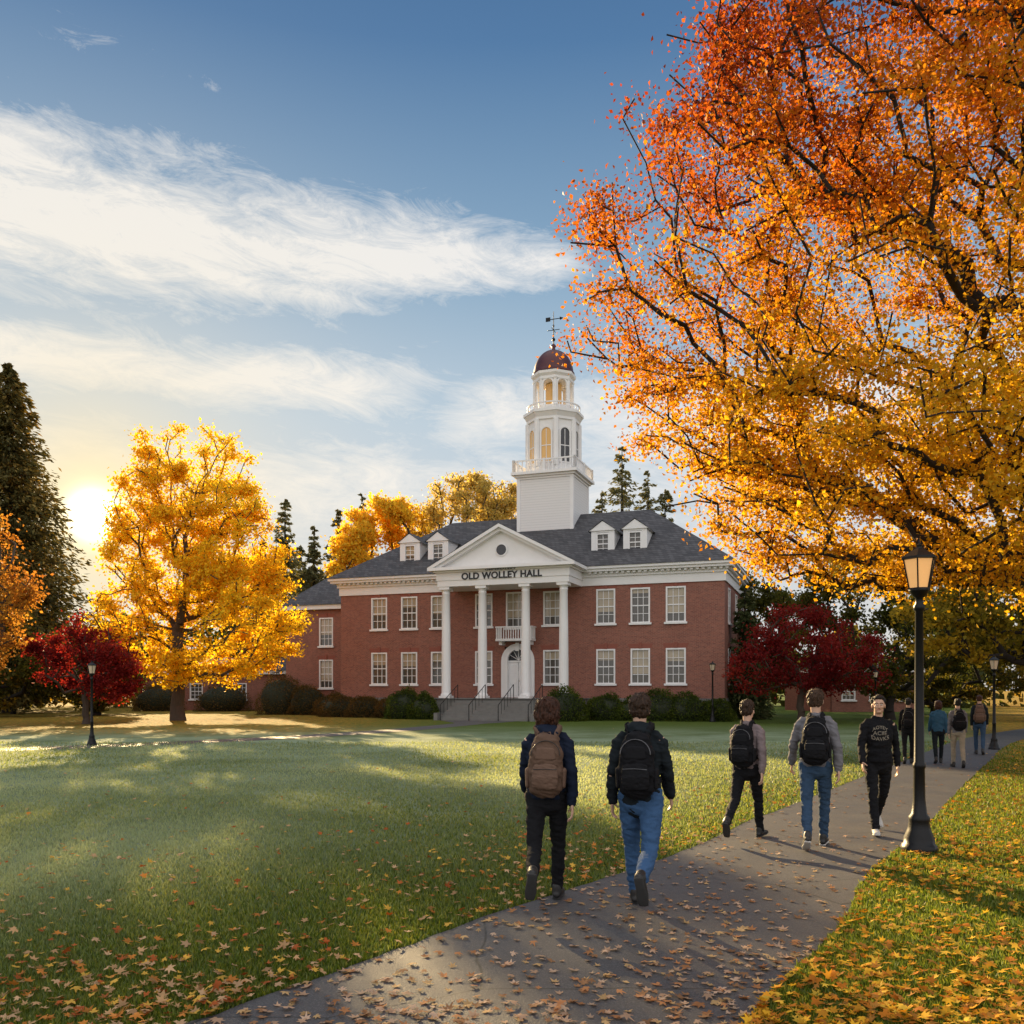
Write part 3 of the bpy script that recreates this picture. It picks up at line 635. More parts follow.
def wallpanel(q,x0,x1,z0,z1,holes,depth=.22):
    xs=sorted({x0,x1,*[h[0] for h in holes],*[h[1] for h in holes]}); zs=sorted({z0,z1,*[h[2] for h in holes],*[h[3] for h in holes]})
    for i in range(len(xs)-1):
        for k in range(len(zs)-1):
            cx=(xs[i]+xs[i+1])/2; cz=(zs[k]+zs[k+1])/2
            if any(h[0]<cx<h[1] and h[2]<cz<h[3] for h in holes): continue
            q.add([(xs[i],0,zs[k]),(xs[i+1],0,zs[k]),(xs[i+1],0,zs[k+1]),(xs[i],0,zs[k+1])],[(0,1,2,3)])
    for a,b_,c,d_ in holes:
        q.add([(a,0,c),(b_,0,c),(b_,0,d_),(a,0,d_),(a,depth,c),(b_,depth,c),(b_,depth,d_),(a,depth,d_)],[(0,4,5,1),(1,5,6,2),(2,6,7,3),(3,7,4,0)])
WINS={}
def window(parent,x,z,w_=1.25,h=2.25,y=0,rot=0,rows=4,cols=3):
    key=(w_,h,rows,cols)
    if key not in WINS:
        g=MB(); g.add([(-w_/2,.1,0),(w_/2,.1,0),(w_/2,.1,h),(-w_/2,.1,h)],[(0,1,2,3)]); gm=g.mesh('window'); gm.materials.append(PANE)
        f=MB(); c=.1; f.box(-w_/2,-w_/2+c,-.03,.16,0,h); f.box(w_/2-c,w_/2,-.03,.16,0,h); f.box(-w_/2+c,w_/2-c,-.028,.158,h-c,h); f.box(-w_/2+c,w_/2-c,-.028,.158,0,c*.8)
        iw=w_-2*c
        for i in range(1,cols): xx=-w_/2+c+iw*i/cols; f.box(xx-.018,xx+.018,.055,.097,c*.8,h-c)
        for i in range(1,rows):
            zz=c*.8+(h-c*1.8)*i/rows; t_=.035 if i==rows//2 else .018; f.box(-w_/2+c,w_/2-c,.05,.095,zz-t_,zz+t_)
        fm=f.mesh('frame'); fm.materials.append(WHITE)
        s_=MB(); s_.box(-w_/2-.1,w_/2+.1,-.13,-.032,-.11,.015); sm=s_.mesh('sill'); sm.materials.append(WHITE)
        li=MB(); li.add([(-w_/2-.08,-.012,h+.002),(w_/2+.08,-.012,h+.002),(w_/2+.2,-.012,h+.32),(-w_/2-.2,-.012,h+.32)],[(0,1,2,3)]); li.box(-.1,.1,-.06,-.014,h+.01,h+.38)
        lm=li.mesh('lintel'); lm.materials.append(mat('lintel_brick',(.25,.08,.055),.85,nscale=12)); WINS[key]=(gm,fm,sm,lm)
    gm,fm,sm,lm=WINS[key]
    o=bpy.data.objects.new('window',gm); link(o,parent,(x,y,z)); o.rotation_euler=(0,0,rot)
    for nm,me in (('frame',fm),('sill',sm))+((('lintel',lm),) if h>2 else ()): link(bpy.data.objects.new(nm,me),o)
    return o
WW,WH=1.25,2.25
ux=[-10.4,-8.05,-5.75,-2.45,2.4,6.0,8.25,10.5]
holes=[(x-WW/2,x+WW/2,z,z+WH) for x in ux for z in (2.25,6.12)]+[(-.95,.95,1.36,4.75),(-.85,.85,6.0,8.4)]
q=MB(); wallpanel(q,-13.5,13.5,-.1,8.6,holes)
st=len(q.v); sw=[2.4,6.5,10.6]; wallpanel(q,0,13,-.1,8.6,[(x-WW/2,x+WW/2,z,z+WH) for x in sw for z in (2.25,6.12)]); q.xf(st,Matrix.Translation((13.5,0,0))@Matrix.Rotation(R(90),4,'Z'))
st=len(q.v); wallpanel(q,0,13,-.1,8.6,[]); q.xf(st,Matrix.Translation((-13.5,13,0))@Matrix.Rotation(R(-90),4,'Z'))
st=len(q.v); wallpanel(q,0,27,-.1,8.6,[]); q.xf(st,Matrix.Translation((13.5,13,0))@Matrix.Rotation(R(180),4,'Z'))
mobj(q,'wall',BRICK,HALL)
for x in ux:
    for z in (2.25,6.12): window(HALL,x,z)
for x in sw:
    for z in (2.25,6.12): window(HALL,13.5,z,y=x,rot=R(90))
window(HALL,0,6.0,1.7,2.4,cols=4)
q=MB()
def ring(q,o,z0,z1,x=13.5,y1=13.0,i=0.0):
    q.box(-x-o,x+o,-o,-i,z0,z1); q.box(x+i,x+o,-i,y1+i,z0,z1); q.box(-x-o,-x-i,-i,y1+i,z0,z1); q.box(-x-o,x+o,y1+i,y1+o,z0,z1)
ring(q,.08,1.12,1.34); mobj(q,'stone_belt',STONE,HALL)
q=MB(); ring(q,.09,8.6,9.15,i=-.1); ring(q,.2,9.15,9.32,i=-.1); ring(q,.55,9.45,9.62,i=-.1); ring(q,.68,9.62,9.78,i=-.1)
ring(q,.22,9.32,9.45,i=-.1)
for i in range(76):
    xx=-13.4+i*.36
    if abs(xx)>4.9: q.box(xx,xx+.18,-.42,-.222,9.322,9.447)
for i in range(36): yy=.1+i*.36; q.box(13.722,13.92,yy,yy+.18,9.322,9.447)
mobj(q,'cornice',WHITE,HALL)
q=MB(); q.add([(-14.25,-.75,9.785),(14.25,-.75,9.785),(14.25,13.75,9.785),(-14.25,13.75,9.785),(-7.6,6.5,14.6),(7.6,6.5,14.6)],[(0,1,5,4),(1,2,5),(2,3,4,5),(3,0,4),(3,2,1,0)])
ROOF=mobj(q,'roof',SLATE,HALL)
for x in (-8.6,-6.4,5.5,7.65):
    q=MB(); y0=1.2; zb=10.7; zt=12.35; hw_=.78
    q.box(-hw_,-.45,y0,y0+3,zb-.4,zt); q.box(.45,hw_,y0,y0+3,zb-.4,zt); q.box(-.45,.45,y0,y0+3,zb-.4,zb+.1); q.box(-.45,.45,y0+.2,y0+3,zb+.1,zt); q.box(-.45,.45,y0,y0+.19,zt-.12,zt)
    q.add([(-hw_-.12,y0-.1,zt),(hw_+.12,y0-.1,zt),(0,y0-.1,zt+.62),(-hw_-.12,y0+4,zt),(hw_+.12,y0+4,zt),(0,y0+4,zt+.62)],[(0,1,2),(3,5,4),(0,3,4,1)])
    dm=mobj(q,'dormer',WHITE,HALL,(x,0,0))
    q=MB(); 
    for sg in (1,-1): q.add([(sg*(hw_+.2),y0-.16,zt-.04),(0,y0-.16,zt+.68),(0,y0+4,zt+.68),(sg*(hw_+.2),y0+4,zt-.04)],[(0,1,2,3) if sg>0 else (3,2,1,0)])
    mobj(q,'dormer_roof',SLATE,dm); window(dm,0,zb+.1,.9,1.4,y=y0,cols=2)
q=MB(); q.box(-4.75,4.75,-3.3,-.001,0,1.28); q.box(-4.85,4.85,-3.4,-.085,1.28,1.34); mobj(q,'portico_floor',STONE,HALL)
q=MB(); q.box(-.37,.37,-.37,.37,0,.14); q.lathe([(.36,.14),(.37,.2),(.35,.26),(.31,.3),(.3,.34),(.3,2.2),(.275,4.8),(.25,6.75),(.27,6.78),(.27,6.82),(.25,6.85),(.26,6.93),(.34,7.04)],seg=32,fl=1,fa=.05); q.box(-.36,.36,-.36,.36,7.04,7.22)
cm=q.mesh('column'); cm.materials.append(WHITE); shade(cm)
try: cm.set_sharp_from_angle(angle=R(35))
except Exception: pass
for x in (-4.0,-1.45,1.5,4.0): link(bpy.data.objects.new('column',cm),HALL,(x,-2.75,1.34))
q=MB(); q.box(-4.45,4.45,-3.15,-.1,8.56,8.95); q.box(-4.5,4.5,-3.2,-.1,8.95,9.45); q.box(-4.65,4.65,-3.35,-.1,9.45,9.56); q.box(-4.95,4.95,-3.65,-.69,9.56,9.76)
mobj(q,'entablature',WHITE,HALL)
q=MB(); ap=12.35; hx=4.95
q.add([(-4.5,-3.1,9.762),(4.5,-3.1,9.762),(0,-3.1,ap-.25)],[(0,1,2)])
for sg in (1,-1):
    for (o1,o2,yf,yb) in ((0,.22,-3.65,-3.0),(.22,.42,-3.45,-3.02)):
        a=Vector((sg*hx,0,9.762));b_=Vector((0,0,ap))
        vs=[]
        for y_ in (yf,yb):
            for base,o_ in ((a,o1),(b_,o1),(b_,o2),(a,o2)):
                xx=base.x - (sg*o_*1.9 if base is a else 0); zz=base.z-(o_ if base is b_ else 0); vs.append((xx,y_,zz))
        q.add(vs,[(0,1,2,3),(7,6,5,4),(0,4,5,1),(1,5,6,2),(2,6,7,3),(3,7,4,0)])
PED=mobj(q,'pediment',WHITE,HALL)
q=MB()
for sg in (1,-1): q.add([(sg*(hx+.02),-3.67,9.78),(0,-3.67,ap+.03),(0,4.5,ap+.03),(sg*(hx+.02),4.5,9.78)],[(0,1,2,3) if sg>0 else (3,2,1,0)])
mobj(q,'portico_roof',SLATE,HALL)
q=MB(); q.lathe([(.42,0),(.42,.05),(.34,.08),(.34,.02)],seg=28,cap=False); q.xf(0,Matrix.Translation((0,-3.11,10.75))@Matrix.Rotation(R(90),4,'X')); rw=mobj(q,'round_window',WHITE,PED)
q=MB(); q.lathe([(.34,0),(.34,.03)],seg=28); q.xf(0,Matrix.Translation((0,-3.105,10.75))@Matrix.Rotation(R(90),4,'X')); mobj(q,'glass',DARKW,rw)
for body,sz_,z_ in (('OLD WOLLEY HALL',.58,8.97),('OMPERSALEAY',.3,9.465)):
    cu=bpy.data.curves.new('t','FONT');cu.body=body;cu.size=sz_;cu.align_x='CENTER';cu.extrude=.02;cu.space_character=1.06;cu.offset=.018 if sz_>.4 else .006
    o=bpy.data.objects.new('t',cu);COL.objects.link(o);dg=bpy.context.evaluated_depsgraph_get();dg.update();tm=bpy.data.meshes.new_from_object(o.evaluated_get(dg));bpy.data.objects.remove(o);tm.materials.clear()
    if sz_<.4:
        for v in tm.vertices: v.co.y=v.co.y*.38
    mobj(tm,'inscription',mat('dark_bronze_letters',(.02,.02,.025),.6),HALL,(0,-3.225 if sz_>.4 else -3.375,z_),rot=(R(90),0,0))
def archpoly(w_,h,n=14,cx=0,z0=0):
    r=w_/2; return [(-r,z0),(r,z0)]+[(r*math.cos(math.pi*i/n),z0+h-r+r*math.sin(math.pi*i/n)) for i in range(n+1)]
def archring(q,w0,h0,w1,h1,y0,y1,z0=0,n=14):
    A_=archpoly(w0,h0,n,z0=z0)[1:]; B_=archpoly(w1,h1,n,z0=z0)[1:]
    A_=A_+[(-w0/2,z0)];B_=B_+[(-w1/2,z0)]
    k=len(A_); vs=[(x,y0,z) for x,z in A_]+[(x,y0,z) for x,z in B_]+[(x,y1,z) for x,z in A_]+[(x,y1,z) for x,z in B_]
    fs=[]
    for i in range(k-1): fs+=[(i,i+1,k+i+1,k+i),(k+i,k+i+1,3*k+i+1,3*k+i),(2*k+i,3*k+i,3*k+i+1,2*k+i+1),(i,2*k+i,2*k+i+1,i+1)]
    q.add(vs,fs)
q=MB(); q.box(-.7,-.02,.1,.16,0,2.35); q.box(.02,.7,.1,.16,0,2.35); q.box(-.02,.02,.12,.15,0,2.35)
for sx_ in (-.36,.36):
    for z_ in (.15,.9,1.6): q.box(sx_-.24,sx_+.24,.07,.099,z_,z_+.6)
q.box(-.75,.75,.05,.16,2.35,2.47)
D=mobj(q,'door',WHITE,HALL,(0,0,1.36))
q=MB(); q.add([(x,.12,z) for x,z in archpoly(1.4,3.2)][:],[tuple(range(17))]); 
mobj(q,'fanlight',DARKW,D); q=MB()
for i in range(1,6): a=math.pi*i/6; q.tube([(0,.1,2.5),(.68*math.cos(a),.1,2.5+.68*math.sin(a))],[.02,.02],6)
mobj(q,'glazing_bar',WHITE,D); q=MB(); archring(q,1.4,3.2,1.9,3.385,-.14,.2); archring(q,1.9,3.385,2.35,3.6,-.08,-.02); q.box(-.13,.13,-.2,-.145,3.1,3.65); mobj(q,'door_surround',WHITE,D)
q=MB(); q.ell((.1,.05,1.1),(.03,.03,.03),8,6); mobj(q,'handle',mat('brass',(.5,.35,.12),.3,.9),D)
q=MB(); q.box(-1.25,1.25,-.95,-.01,5.1,5.25); q.box(-1.1,-.9,-.7,-.01,4.85,5.1); q.box(.9,1.1,-.7,-.01,4.85,5.1)
q.box(-1.25,1.25,-.95,-.87,5.98,6.06)
for i in range(15): x=-1.22+i*.17; q.box(x,x+.06,-.93,-.89,5.25,5.98)
for sg in (-1,1): q.box(sg*1.25-.04,sg*1.25+.04,-.87,-.01,5.98,6.06); [q.box(sg*1.21-.03,sg*1.21+.03,-.8+i*.17,-.74+i*.17,5.25,5.98) for i in range(5)]
mobj(q,'balcony',WHITE,HALL)
q=MB(); n=8
for i in range(n): q.box(-3.0,3.0,-3.41-.34*(i+1),-3.41-.34*i,0,1.34*(n-i)/(n+1))
q.box(-3.25,-3.003,-6.3,-3.41,0,.45); q.box(3.003,3.25,-6.3,-3.41,0,.45)
mobj(q,'stairs',STONE,HALL)
for x in (-2.85,-.95,.95,2.85):
    q=MB(); q.tube([(x,-6.2,.0),(x,-6.2,.95),(x,-3.5,2.2),(x,-3.5,1.34)],[.025]*4,8)
    for i in range(1,5): f=i/5; q.tube([(x,-6.2+2.7*f,.2+1.1*f),(x,-6.2+2.7*f,.95+1.25*f)],[.015,.015],6)
    mobj(q,'handrail',IRON,HALL)
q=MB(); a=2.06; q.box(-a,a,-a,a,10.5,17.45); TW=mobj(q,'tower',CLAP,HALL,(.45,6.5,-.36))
q=MB(); 
for (o_,z0,z1) in ((2.12,17.3,17.449),(2.25,17.45,17.6),(2.45,17.6,17.8)): q.box(-o_,o_,-o_,o_,z0,z1)
for sx_ in (-1,1):
    for sy in (-1,1): q.box(sx_*1.98-.13,sx_*1.98+.13,sy*1.98-.13,sy*1.98+.13,10.5,17.3)
mobj(q,'tower_cornice',WHITE,TW)
def balus(q,o_,z0,h,n=14):
    for i in range(n+1):
        p=-o_+2*o_*i/n; w_=.09 if i%(n//2)==0 else .035; hh=h if i%(n//2) else h+.12
        for (x,y) in ((p,-o_),(p,o_),(-o_,p),(o_,p)): q.box(x-w_,x+w_,y-w_,y+w_,z0,z0+hh-.1)
    for sg in (-1,1): q.box(-o_,o_,sg*o_-.05,sg*o_+.05,z0+h-.1,z0+h); q.box(sg*o_-.05,sg*o_+.05,-o_+.06,o_-.06,z0+h-.1,z0+h)
q=MB(); balus(q,2.28,17.8,.85); mobj(q,'balustrade',WHITE,TW)
C8=math.cos(math.pi/8)
q=MB(); r1=1.72/C8; q.lathe([(r1+.12,17.8),(r1+.12,18.25),(r1,18.26),(r1,21.6),(r1+.12,21.62),(r1+.12,21.8),(r1+.3,22.1),(r1+.36,22.12),(r1+.36,22.32)],seg=8,ang=math.pi/8)
for i in range(8):
    a=math.pi/8+i*math.pi/4; q.lathe([(.2,18.26),(.2,21.6)],cx=(r1)*math.cos(a),cy=(r1)*math.sin(a),seg=8,ang=a)
mobj(q,'belfry',WHITE,TW)
for i in range(8):
    a=i*math.pi/4; mt=Matrix.Rotation(a,4,'Z')@Matrix.Translation((0,-1.72,18.5))
    q=MB(); archring(q,.72,2.5,.94,2.62,-.07,.02); q.box(-.36,.36,-.05,0.01,0,.08); q.box(-.02,.02,-.04,-.005,.08,2.4); q.box(-.355,.355,-.038,-.006,1.2,1.26); q.xf(0,mt); wf=mobj(q,'arched_window',WHITE,TW)
    q=MB(); q.add([(x,-.004,z) for x,z in archpoly(.72,2.5)],[tuple(range(17))]); q.xf(0,mt); mobj(q,'belfry_pane',AMB if i in(0,3,4,7) else DARKW,wf)
q=MB(); r2=1.92
for i in range(24):
    a=2*math.pi*i/24; q.lathe([(.03,22.32),(.045,22.5),(.025,22.75)],cx=r2*math.cos(a),cy=r2*math.sin(a),seg=6)
q.lathe([(r2-.05,22.75),(r2+.05,22.75),(r2+.05,22.83),(r2-.05,22.83)],seg=32,cap=False); mobj(q,'balustrade',WHITE,TW)
r3=1.38
q=MB(); q.lathe([(r3+.15,22.32),(r3+.15,22.75),(r3,22.76)],seg=8,ang=math.pi/8)
for i in range(8):
    a=math.pi/8+i*math.pi/4; q.lathe([(.17,22.7),(.13,22.85),(.12,24.55),(.17,24.7)],cx=r3*math.cos(a),cy=r3*math.sin(a),seg=12)
    mt=Matrix.Rotation(i*math.pi/4,4,'Z')@Matrix.Translation((0,-r3*C8,22.76)); s0=len(q.v); archring(q,.70,1.85,1.0,1.98,-.08,.08); q.xf(s0,mt)
q.lathe([(r3+.02,24.62),(r3+.12,24.64),(r3+.12,24.85),(r3+.26,25.02),(r3+.28,25.2)],seg=8,ang=math.pi/8)
mobj(q,'lantern_stage',WHITE,TW)
q=MB(); q.lathe([(.62,22.9),(.62,24.5)],seg=8); mobj(q,'lantern_glass',AMB,TW)  # glowing core paints the warm light seen through the lantern openings
q=MB(); q.lathe([(1.54,25.21),(1.54,25.35)]+[(1.46*math.cos(R(a)),25.35+1.75*math.sin(R(a))) for a in range(0,88,8)]+[(.14,27.12),(.12,27.3),(.2,27.4),(.1,27.55)],seg=32); mobj(q,'dome',DOME,TW,smooth_=True)
q=MB(); q.tube([(0,0,27.4),(0,0,29.95)],[.045,.02],8); q.ell((0,0,27.9),(.13,.13,.13)); q.ell((0,0,28.9),(.07,.07,.07)); q.tube([(-.45,0,28.6),(.45,0,28.6)],[.025,.025],6); q.tube([(0,-.45,28.6),(0,.45,28.6)],[.025,.025],6)
q.tube([(-.55,0,29.4),(.5,0,29.4)],[.03,.03],6); q.box(-.6,-.25,-.015,.015,29.27,29.57); q.lathe([(.12,0),(.01,.25)],seg=8); q.xf(len(q.v)-16,Matrix.Translation((.5,0,29.4))@Matrix.Rotation(R(90),4,'Y'))
mobj(q,'weather_vane',IRON,TW)
def simple_building(name,loc,rz,x0,x1,y1,h,ridge,label,wx,zs=(2.0,5.3),wh=2.25):
    E=empty(name,loc,rz); top(E,label,'building'); q=MB()
    wallpanel(q,x0,x1,-.1,h,[(x-WW/2,x+WW/2,z,z+wh) for x in wx for z in zs])
    q.box(x0,x1,.23,y1,-.1,h-.002); mobj(q,'wall',BRICK,E)
    for x in wx:
        for z in zs: window(E,x,z,h=wh)
    q=MB(); q.box(x0-.3,x1+.3,-.35,-.005,h,h+.35); q.box(x0-.3,x1+.3,-.005,y1+.3,h,h+.35); mobj(q,'cornice',WHITE,E)
    q=MB(); q.add([(x0-.4,-.5,h+.36),(x1+.4,-.5,h+.36),(x1+.4,y1+.5,h+.36),(x0-.4,y1+.5,h+.36),(x0-.4+y1*.3,y1/2,ridge),(x1+.4-y1*.3,y1/2,ridge)],[(0,1,5,4),(1,2,5),(2,3,4,5),(3,0,4),(3,2,1,0)]); mobj(q,'roof',SLATE,E)
simple_building('brick_wing',(BC[0]+5*math.sin(R(20)),BC[1]+5*math.cos(R(20)),0),RB,-21.5,-13.6,7,8.2,11.2,'red brick side wing with slate roof beside the hall',[-17.8,-15.3])
simple_building('brick_annex',(-40,84,0),R(-6),6,26,8,3.3,5.0,'low red brick annex with white windows behind yellow tree',[11+i*4.2 for i in range(4)],zs=(1.0,),wh=1.5)
simple_building('brick_annex',(27,76,0),R(8),0,8,9,3.4,5.0,'low brick building seen beneath dark trees',[1.5,4.0,6.5],zs=(1.0,),wh=1.5)
# ================================================================== TREES
Yst=[(0,(.66,.33,.014)),(.4,(.80,.53,.025)),(.75,(.86,.66,.04)),(1,(.64,.57,.08))]
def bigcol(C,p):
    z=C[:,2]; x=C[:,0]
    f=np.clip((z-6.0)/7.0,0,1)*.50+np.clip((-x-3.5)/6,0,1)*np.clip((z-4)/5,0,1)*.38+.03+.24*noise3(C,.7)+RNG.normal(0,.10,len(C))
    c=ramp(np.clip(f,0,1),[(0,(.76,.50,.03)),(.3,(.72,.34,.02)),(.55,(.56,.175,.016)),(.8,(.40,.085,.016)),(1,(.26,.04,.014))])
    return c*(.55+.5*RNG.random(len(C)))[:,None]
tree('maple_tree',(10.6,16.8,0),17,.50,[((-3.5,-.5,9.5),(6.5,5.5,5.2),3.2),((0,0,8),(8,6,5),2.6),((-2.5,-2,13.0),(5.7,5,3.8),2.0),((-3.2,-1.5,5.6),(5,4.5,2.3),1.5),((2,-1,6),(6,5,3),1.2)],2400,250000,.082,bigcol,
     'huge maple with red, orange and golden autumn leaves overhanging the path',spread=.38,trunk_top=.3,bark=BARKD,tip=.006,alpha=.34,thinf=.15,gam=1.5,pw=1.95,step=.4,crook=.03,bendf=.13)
tree('yellow_tree',(-20.4,55,0),18.3,.38,[((1.5,0,6.3),(7.1,6.2,4.6),3.4),((1.2,0,10.5),(6.2,5.3,4.8),2.8),((.6,0,14.2),(4.4,4.0,4.2),1.6)],680,70000,.20,colvar(Yst,.7,.3),'spreading tree with bright yellow autumn crown on leaf-strewn lawn',spread=.5,trunk_top=.3,tip=.018,alpha=.4,gam=1.1,bendf=.1,step=.6)
Rst=[(0,(.12,.008,.012)),(.5,(.23,.018,.022)),(1,(.36,.045,.03))]
tree('red_maple_tree',(-23.2,49,0),6.4,.18,[((0,0,3.7),(3.0,3.0,2.4),2),((1.2,0,2.8),(2,2,1.5),1)],160,13000,.17,colvar(Rst,1.2,.3),'small rounded crimson maple on the lawn',spread=.4,trunk_top=.3,tip=.012,gam=.7)
tree('red_maple_tree',(16.4,51,0),7.0,.2,[((0,0,4.2),(3.4,3.2,2.6),2),((-2.2,0,3.0),(2.0,2,1.9),1),((2.6,0,3.2),(2.6,2,2.0),1.1)],240,16000,.16,colvar(Rst,1.2,.3),'wide crimson maple beside the brick hall',spread=.45,trunk_top=.3,tip=.012,gam=.7)
Ost=[(0,(.30,.11,.03)),(.5,(.44,.20,.04)),(1,(.52,.31,.06))]
tree('orange_tree',(-26.9,44,0),12.5,.3,[((0,0,6.6),(3.2,3.5,5.2),2)],220,15000,.18,colvar(Ost,.9,.3),'russet orange leafy tree at the lawn edge',spread=.55,trunk_top=.35,tip=.015)
Obk=[(0,(.6,.36,.04)),(.5,(.80,.56,.05)),(1,(.86,.66,.08))]
tree('yellow_tree',(-11.6,82,0),20,.35,[((0,0,13),(4.9,4,7),2)],240,28000,.32,colvar(Obk,.6,.3),'bright yellow tree behind the brick hall',spread=.65,trunk_top=.4,tip=.02,gam=1.6)
Gb=[(0,(.42,.34,.12)),(.5,(.58,.46,.15)),(1,(.68,.56,.18))]
tree('golden_tree',(-4.8,84,0),23.5,.4,[((0,0,15),(4.9,4.5,8),2)],240,19000,.28,colvar(Gb,.6,.3),'thin golden brown tree behind the brick hall',spread=.65,trunk_top=.4,tip=.03,gam=1.6)
tree('golden_tree',(-.6,86,0),22.5,.35,[((0,0,15),(4.2,4,7.5),2)],200,16000,.28,colvar(Gb,.6,.3),'thin golden brown tree behind the brick hall',spread=.65,trunk_top=.4,tip=.03,gam=1.6)
Gst=[(0,(.06,.07,.015)),(.45,(.2,.17,.02)),(.8,(.48,.32,.03)),(1,(.6,.4,.03))]
tree('olive_gold_tree',(22.5,38,0),9,.3,[((0,0,6),(5.5,4.5,3.4),2),((-3,0,4.6),(3.4,3,2),1)],220,20000,.2,colvar(Gst,.8,.35),'olive and gold tree shading the far path',spread=.45,trunk_top=.35,bark=BARKD,tip=.012)
Dg=[(0,(.03,.045,.012)),(.6,(.10,.10,.02)),(1,(.34,.22,.03))]
for (x_,y_,h_,ee,lb) in ((23.5,56,11,[((0,0,6.3),(6.5,4.5,5.2),2)],'dark olive leafed tree behind crimson maple'),(35,54,13,[((0,0,7.2),(8,5,6.4),2),((0,0,3),(7,4,2.5),.8)],'dark olive leafed tree by the far path'),(17.6,66,11,[((0,0,6),(4.5,4.5,5.2),2)],'dark olive leafed tree beside the hall'),(31,66,9,[((0,0,4.6),(7,4,4.2),2)],'low spreading olive leafed tree by the annex'),(45,64,10,[((0,0,4.6),(8,4,4.6),2)],'low spreading olive leafed tree by the annex'),(-36,62,8,[((0,0,4.2),(5.5,4,3.8),2)],'low dark olive tree beneath the tall conifers'),(-30.5,66,6.5,[((0,0,3.4),(3.4,3.5,3.0),2)],'low dark olive tree beneath the tall conifers')):
    tree('olive_gold_tree',(x_,y_,0),h_,.3,ee,210,18000,.26,colvar(Dg,.8,.35),lb,spread=.5,trunk_top=.3,bark=BARKD,tip=.015)
def conifer(base,H,Rm,n,size,stops,label,bot=.06,group=None,pwr=.85):
    E=empty('conifer_tree',base); top(E,label,'tree',group)
    q=MB(); q.lathe([(H*.016,-.1),(H*.012,H*.4),(.03,H)],seg=8)
    V_=[];dirs=[];nb=int(n/26)
    for b_ in range(nb):
        tt=bot+(1-bot)*(1-math.sqrt(random.random()))if random.random()<.75 else bot+(1-bot)*random.random(); a=random.random()*6.283; L=Rm*((1-tt)**pwr)*random.uniform(.5,1.15)+.25; z=tt*H
        s=RNG.random(26)**.7; dr=np.array([math.cos(a),math.sin(a)]); sd=np.array([-dr[1],dr[0]])
        off=RNG.normal(0,.16,26)*L*(1.1-s)
        xy=dr*(s*L)[:,None]+sd*off[:,None]; zz=z-.15*L*s+.12*L*s*s+RNG.normal(0,.06*L+.03,26)
        V_.append(np.column_stack([xy,zz])); dirs.append(np.column_stack([np.tile(dr,(26,1)),np.full(26,-.25)]))
        if b_%9==0: q.tube([(0,0,z),(dr[0]*L*.9,dr[1]*L*.9,z-.12*L)],[.03+.003*H*(1-tt),.01],5,cap=False)
    mobj(q,'trunk',BARKD,E,smooth_=True)
    C=np.vstack(V_);D_=np.vstack(dirs); x=np.clip(.5+.25*noise3(C,.8)+RNG.normal(0,.2,len(C)),0,1)
    V,F,c=cards(C,size*(.6+.7*RNG.random(len(C))),ramp(x,stops)*(.7+.5*RNG.random(len(C)))[:,None],.2,.35,D_,.05)
    mobj(np_mesh('crown',V,F,c),'crown',NEEDLE,E)
Cst=[(0,(.09,.10,.06)),(.6,(.16,.17,.085)),(1,(.28,.24,.11))]  # needle colours paled to paint in distance haze on the far conifers
Cw=[(0,(.05,.05,.02)),(.6,(.12,.105,.035)),(1,(.34,.22,.055))]
conifer((-42,75,0),29,8.0,60000,.50,Cw,'tall dark conifer catching warm light at lawn edge',pwr=.72)
conifer((-49,80,0),31,9.5,32000,.65,Cw,'tall dark green conifer at the lawn edge',pwr=.7)
conifer((-38.8,70,0),13,3.4,16000,.42,Cw,'shorter dark conifer at the lawn edge')
for (px,py,Y_,rr) in ((285,499,92,3.2),(314,527,96,2.8),(338,510,90,3),(362,494,95,3.4),(262,540,88,3.2),(300,546,99,3.2),(622,446,90,4.8),(648,470,94,4.6),(602,490,98,4),(665,490,92,4.6)):
    conifer(((px-512)*Y_/900,Y_,0),1.85+(690-py)*Y_/900,rr,15000,.42,Cst,'pointed dark conifer beyond the brick hall',group='conifers beyond the hall',pwr=.72)
conifer((14.9,57.5,0),8.6,1.9,9000,.35,[(0,(.03,.04,.018)),(.6,(.06,.08,.03)),(1,(.12,.12,.05))],'dark green cypress at the hall corner',bot=.02)
conifer((13.6,62,0),9.5,2.2,7000,.4,[(0,(.03,.04,.018)),(.6,(.06,.08,.03)),(1,(.12,.12,.05))],'dark green cypress at the hall corner',bot=.02)
def shrub(x,y,rx,ry,rz,stops,label):
    C=unit(RNG.normal(size=(5200,3))); C[:,2]=np.abs(C[:,2])*1.02-.1; lump=1+.16*noise3(C*3+np.array([x,y,0]),1.9)+RNG.normal(0,.06,5200)
    P_=C*lump[:,None]*np.array([rx,ry,rz]); P_[:,2]=np.maximum(P_[:,2],.02); n=len(P_)
    x_=np.clip(.45+.3*noise3(P_,2.5)+RNG.normal(0,.2,n),0,1); V,F,c=cards(P_,.11*(.6+.7*RNG.random(n)),ramp(x_,stops)*(.7+.5*RNG.random(n))[:,None],0,.7)
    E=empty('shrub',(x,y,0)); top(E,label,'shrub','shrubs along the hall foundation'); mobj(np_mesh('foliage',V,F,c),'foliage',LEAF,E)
    q=MB(); q.ell((0,0,rz*.35),(rx*.82,ry*.82,rz*.48)); mobj(q,'inner_core',mat('dark_shrub_core',(.015,.02,.008),.9),E,smooth_=True)  # dark filler core that keeps the foliage from being see-through
Sst=[(0,(.03,.05,.01)),(.6,(.08,.12,.02)),(1,(.17,.2,.035))]; Sbr=[(0,(.07,.055,.02)),(.6,(.14,.09,.03)),(1,(.22,.12,.04))]
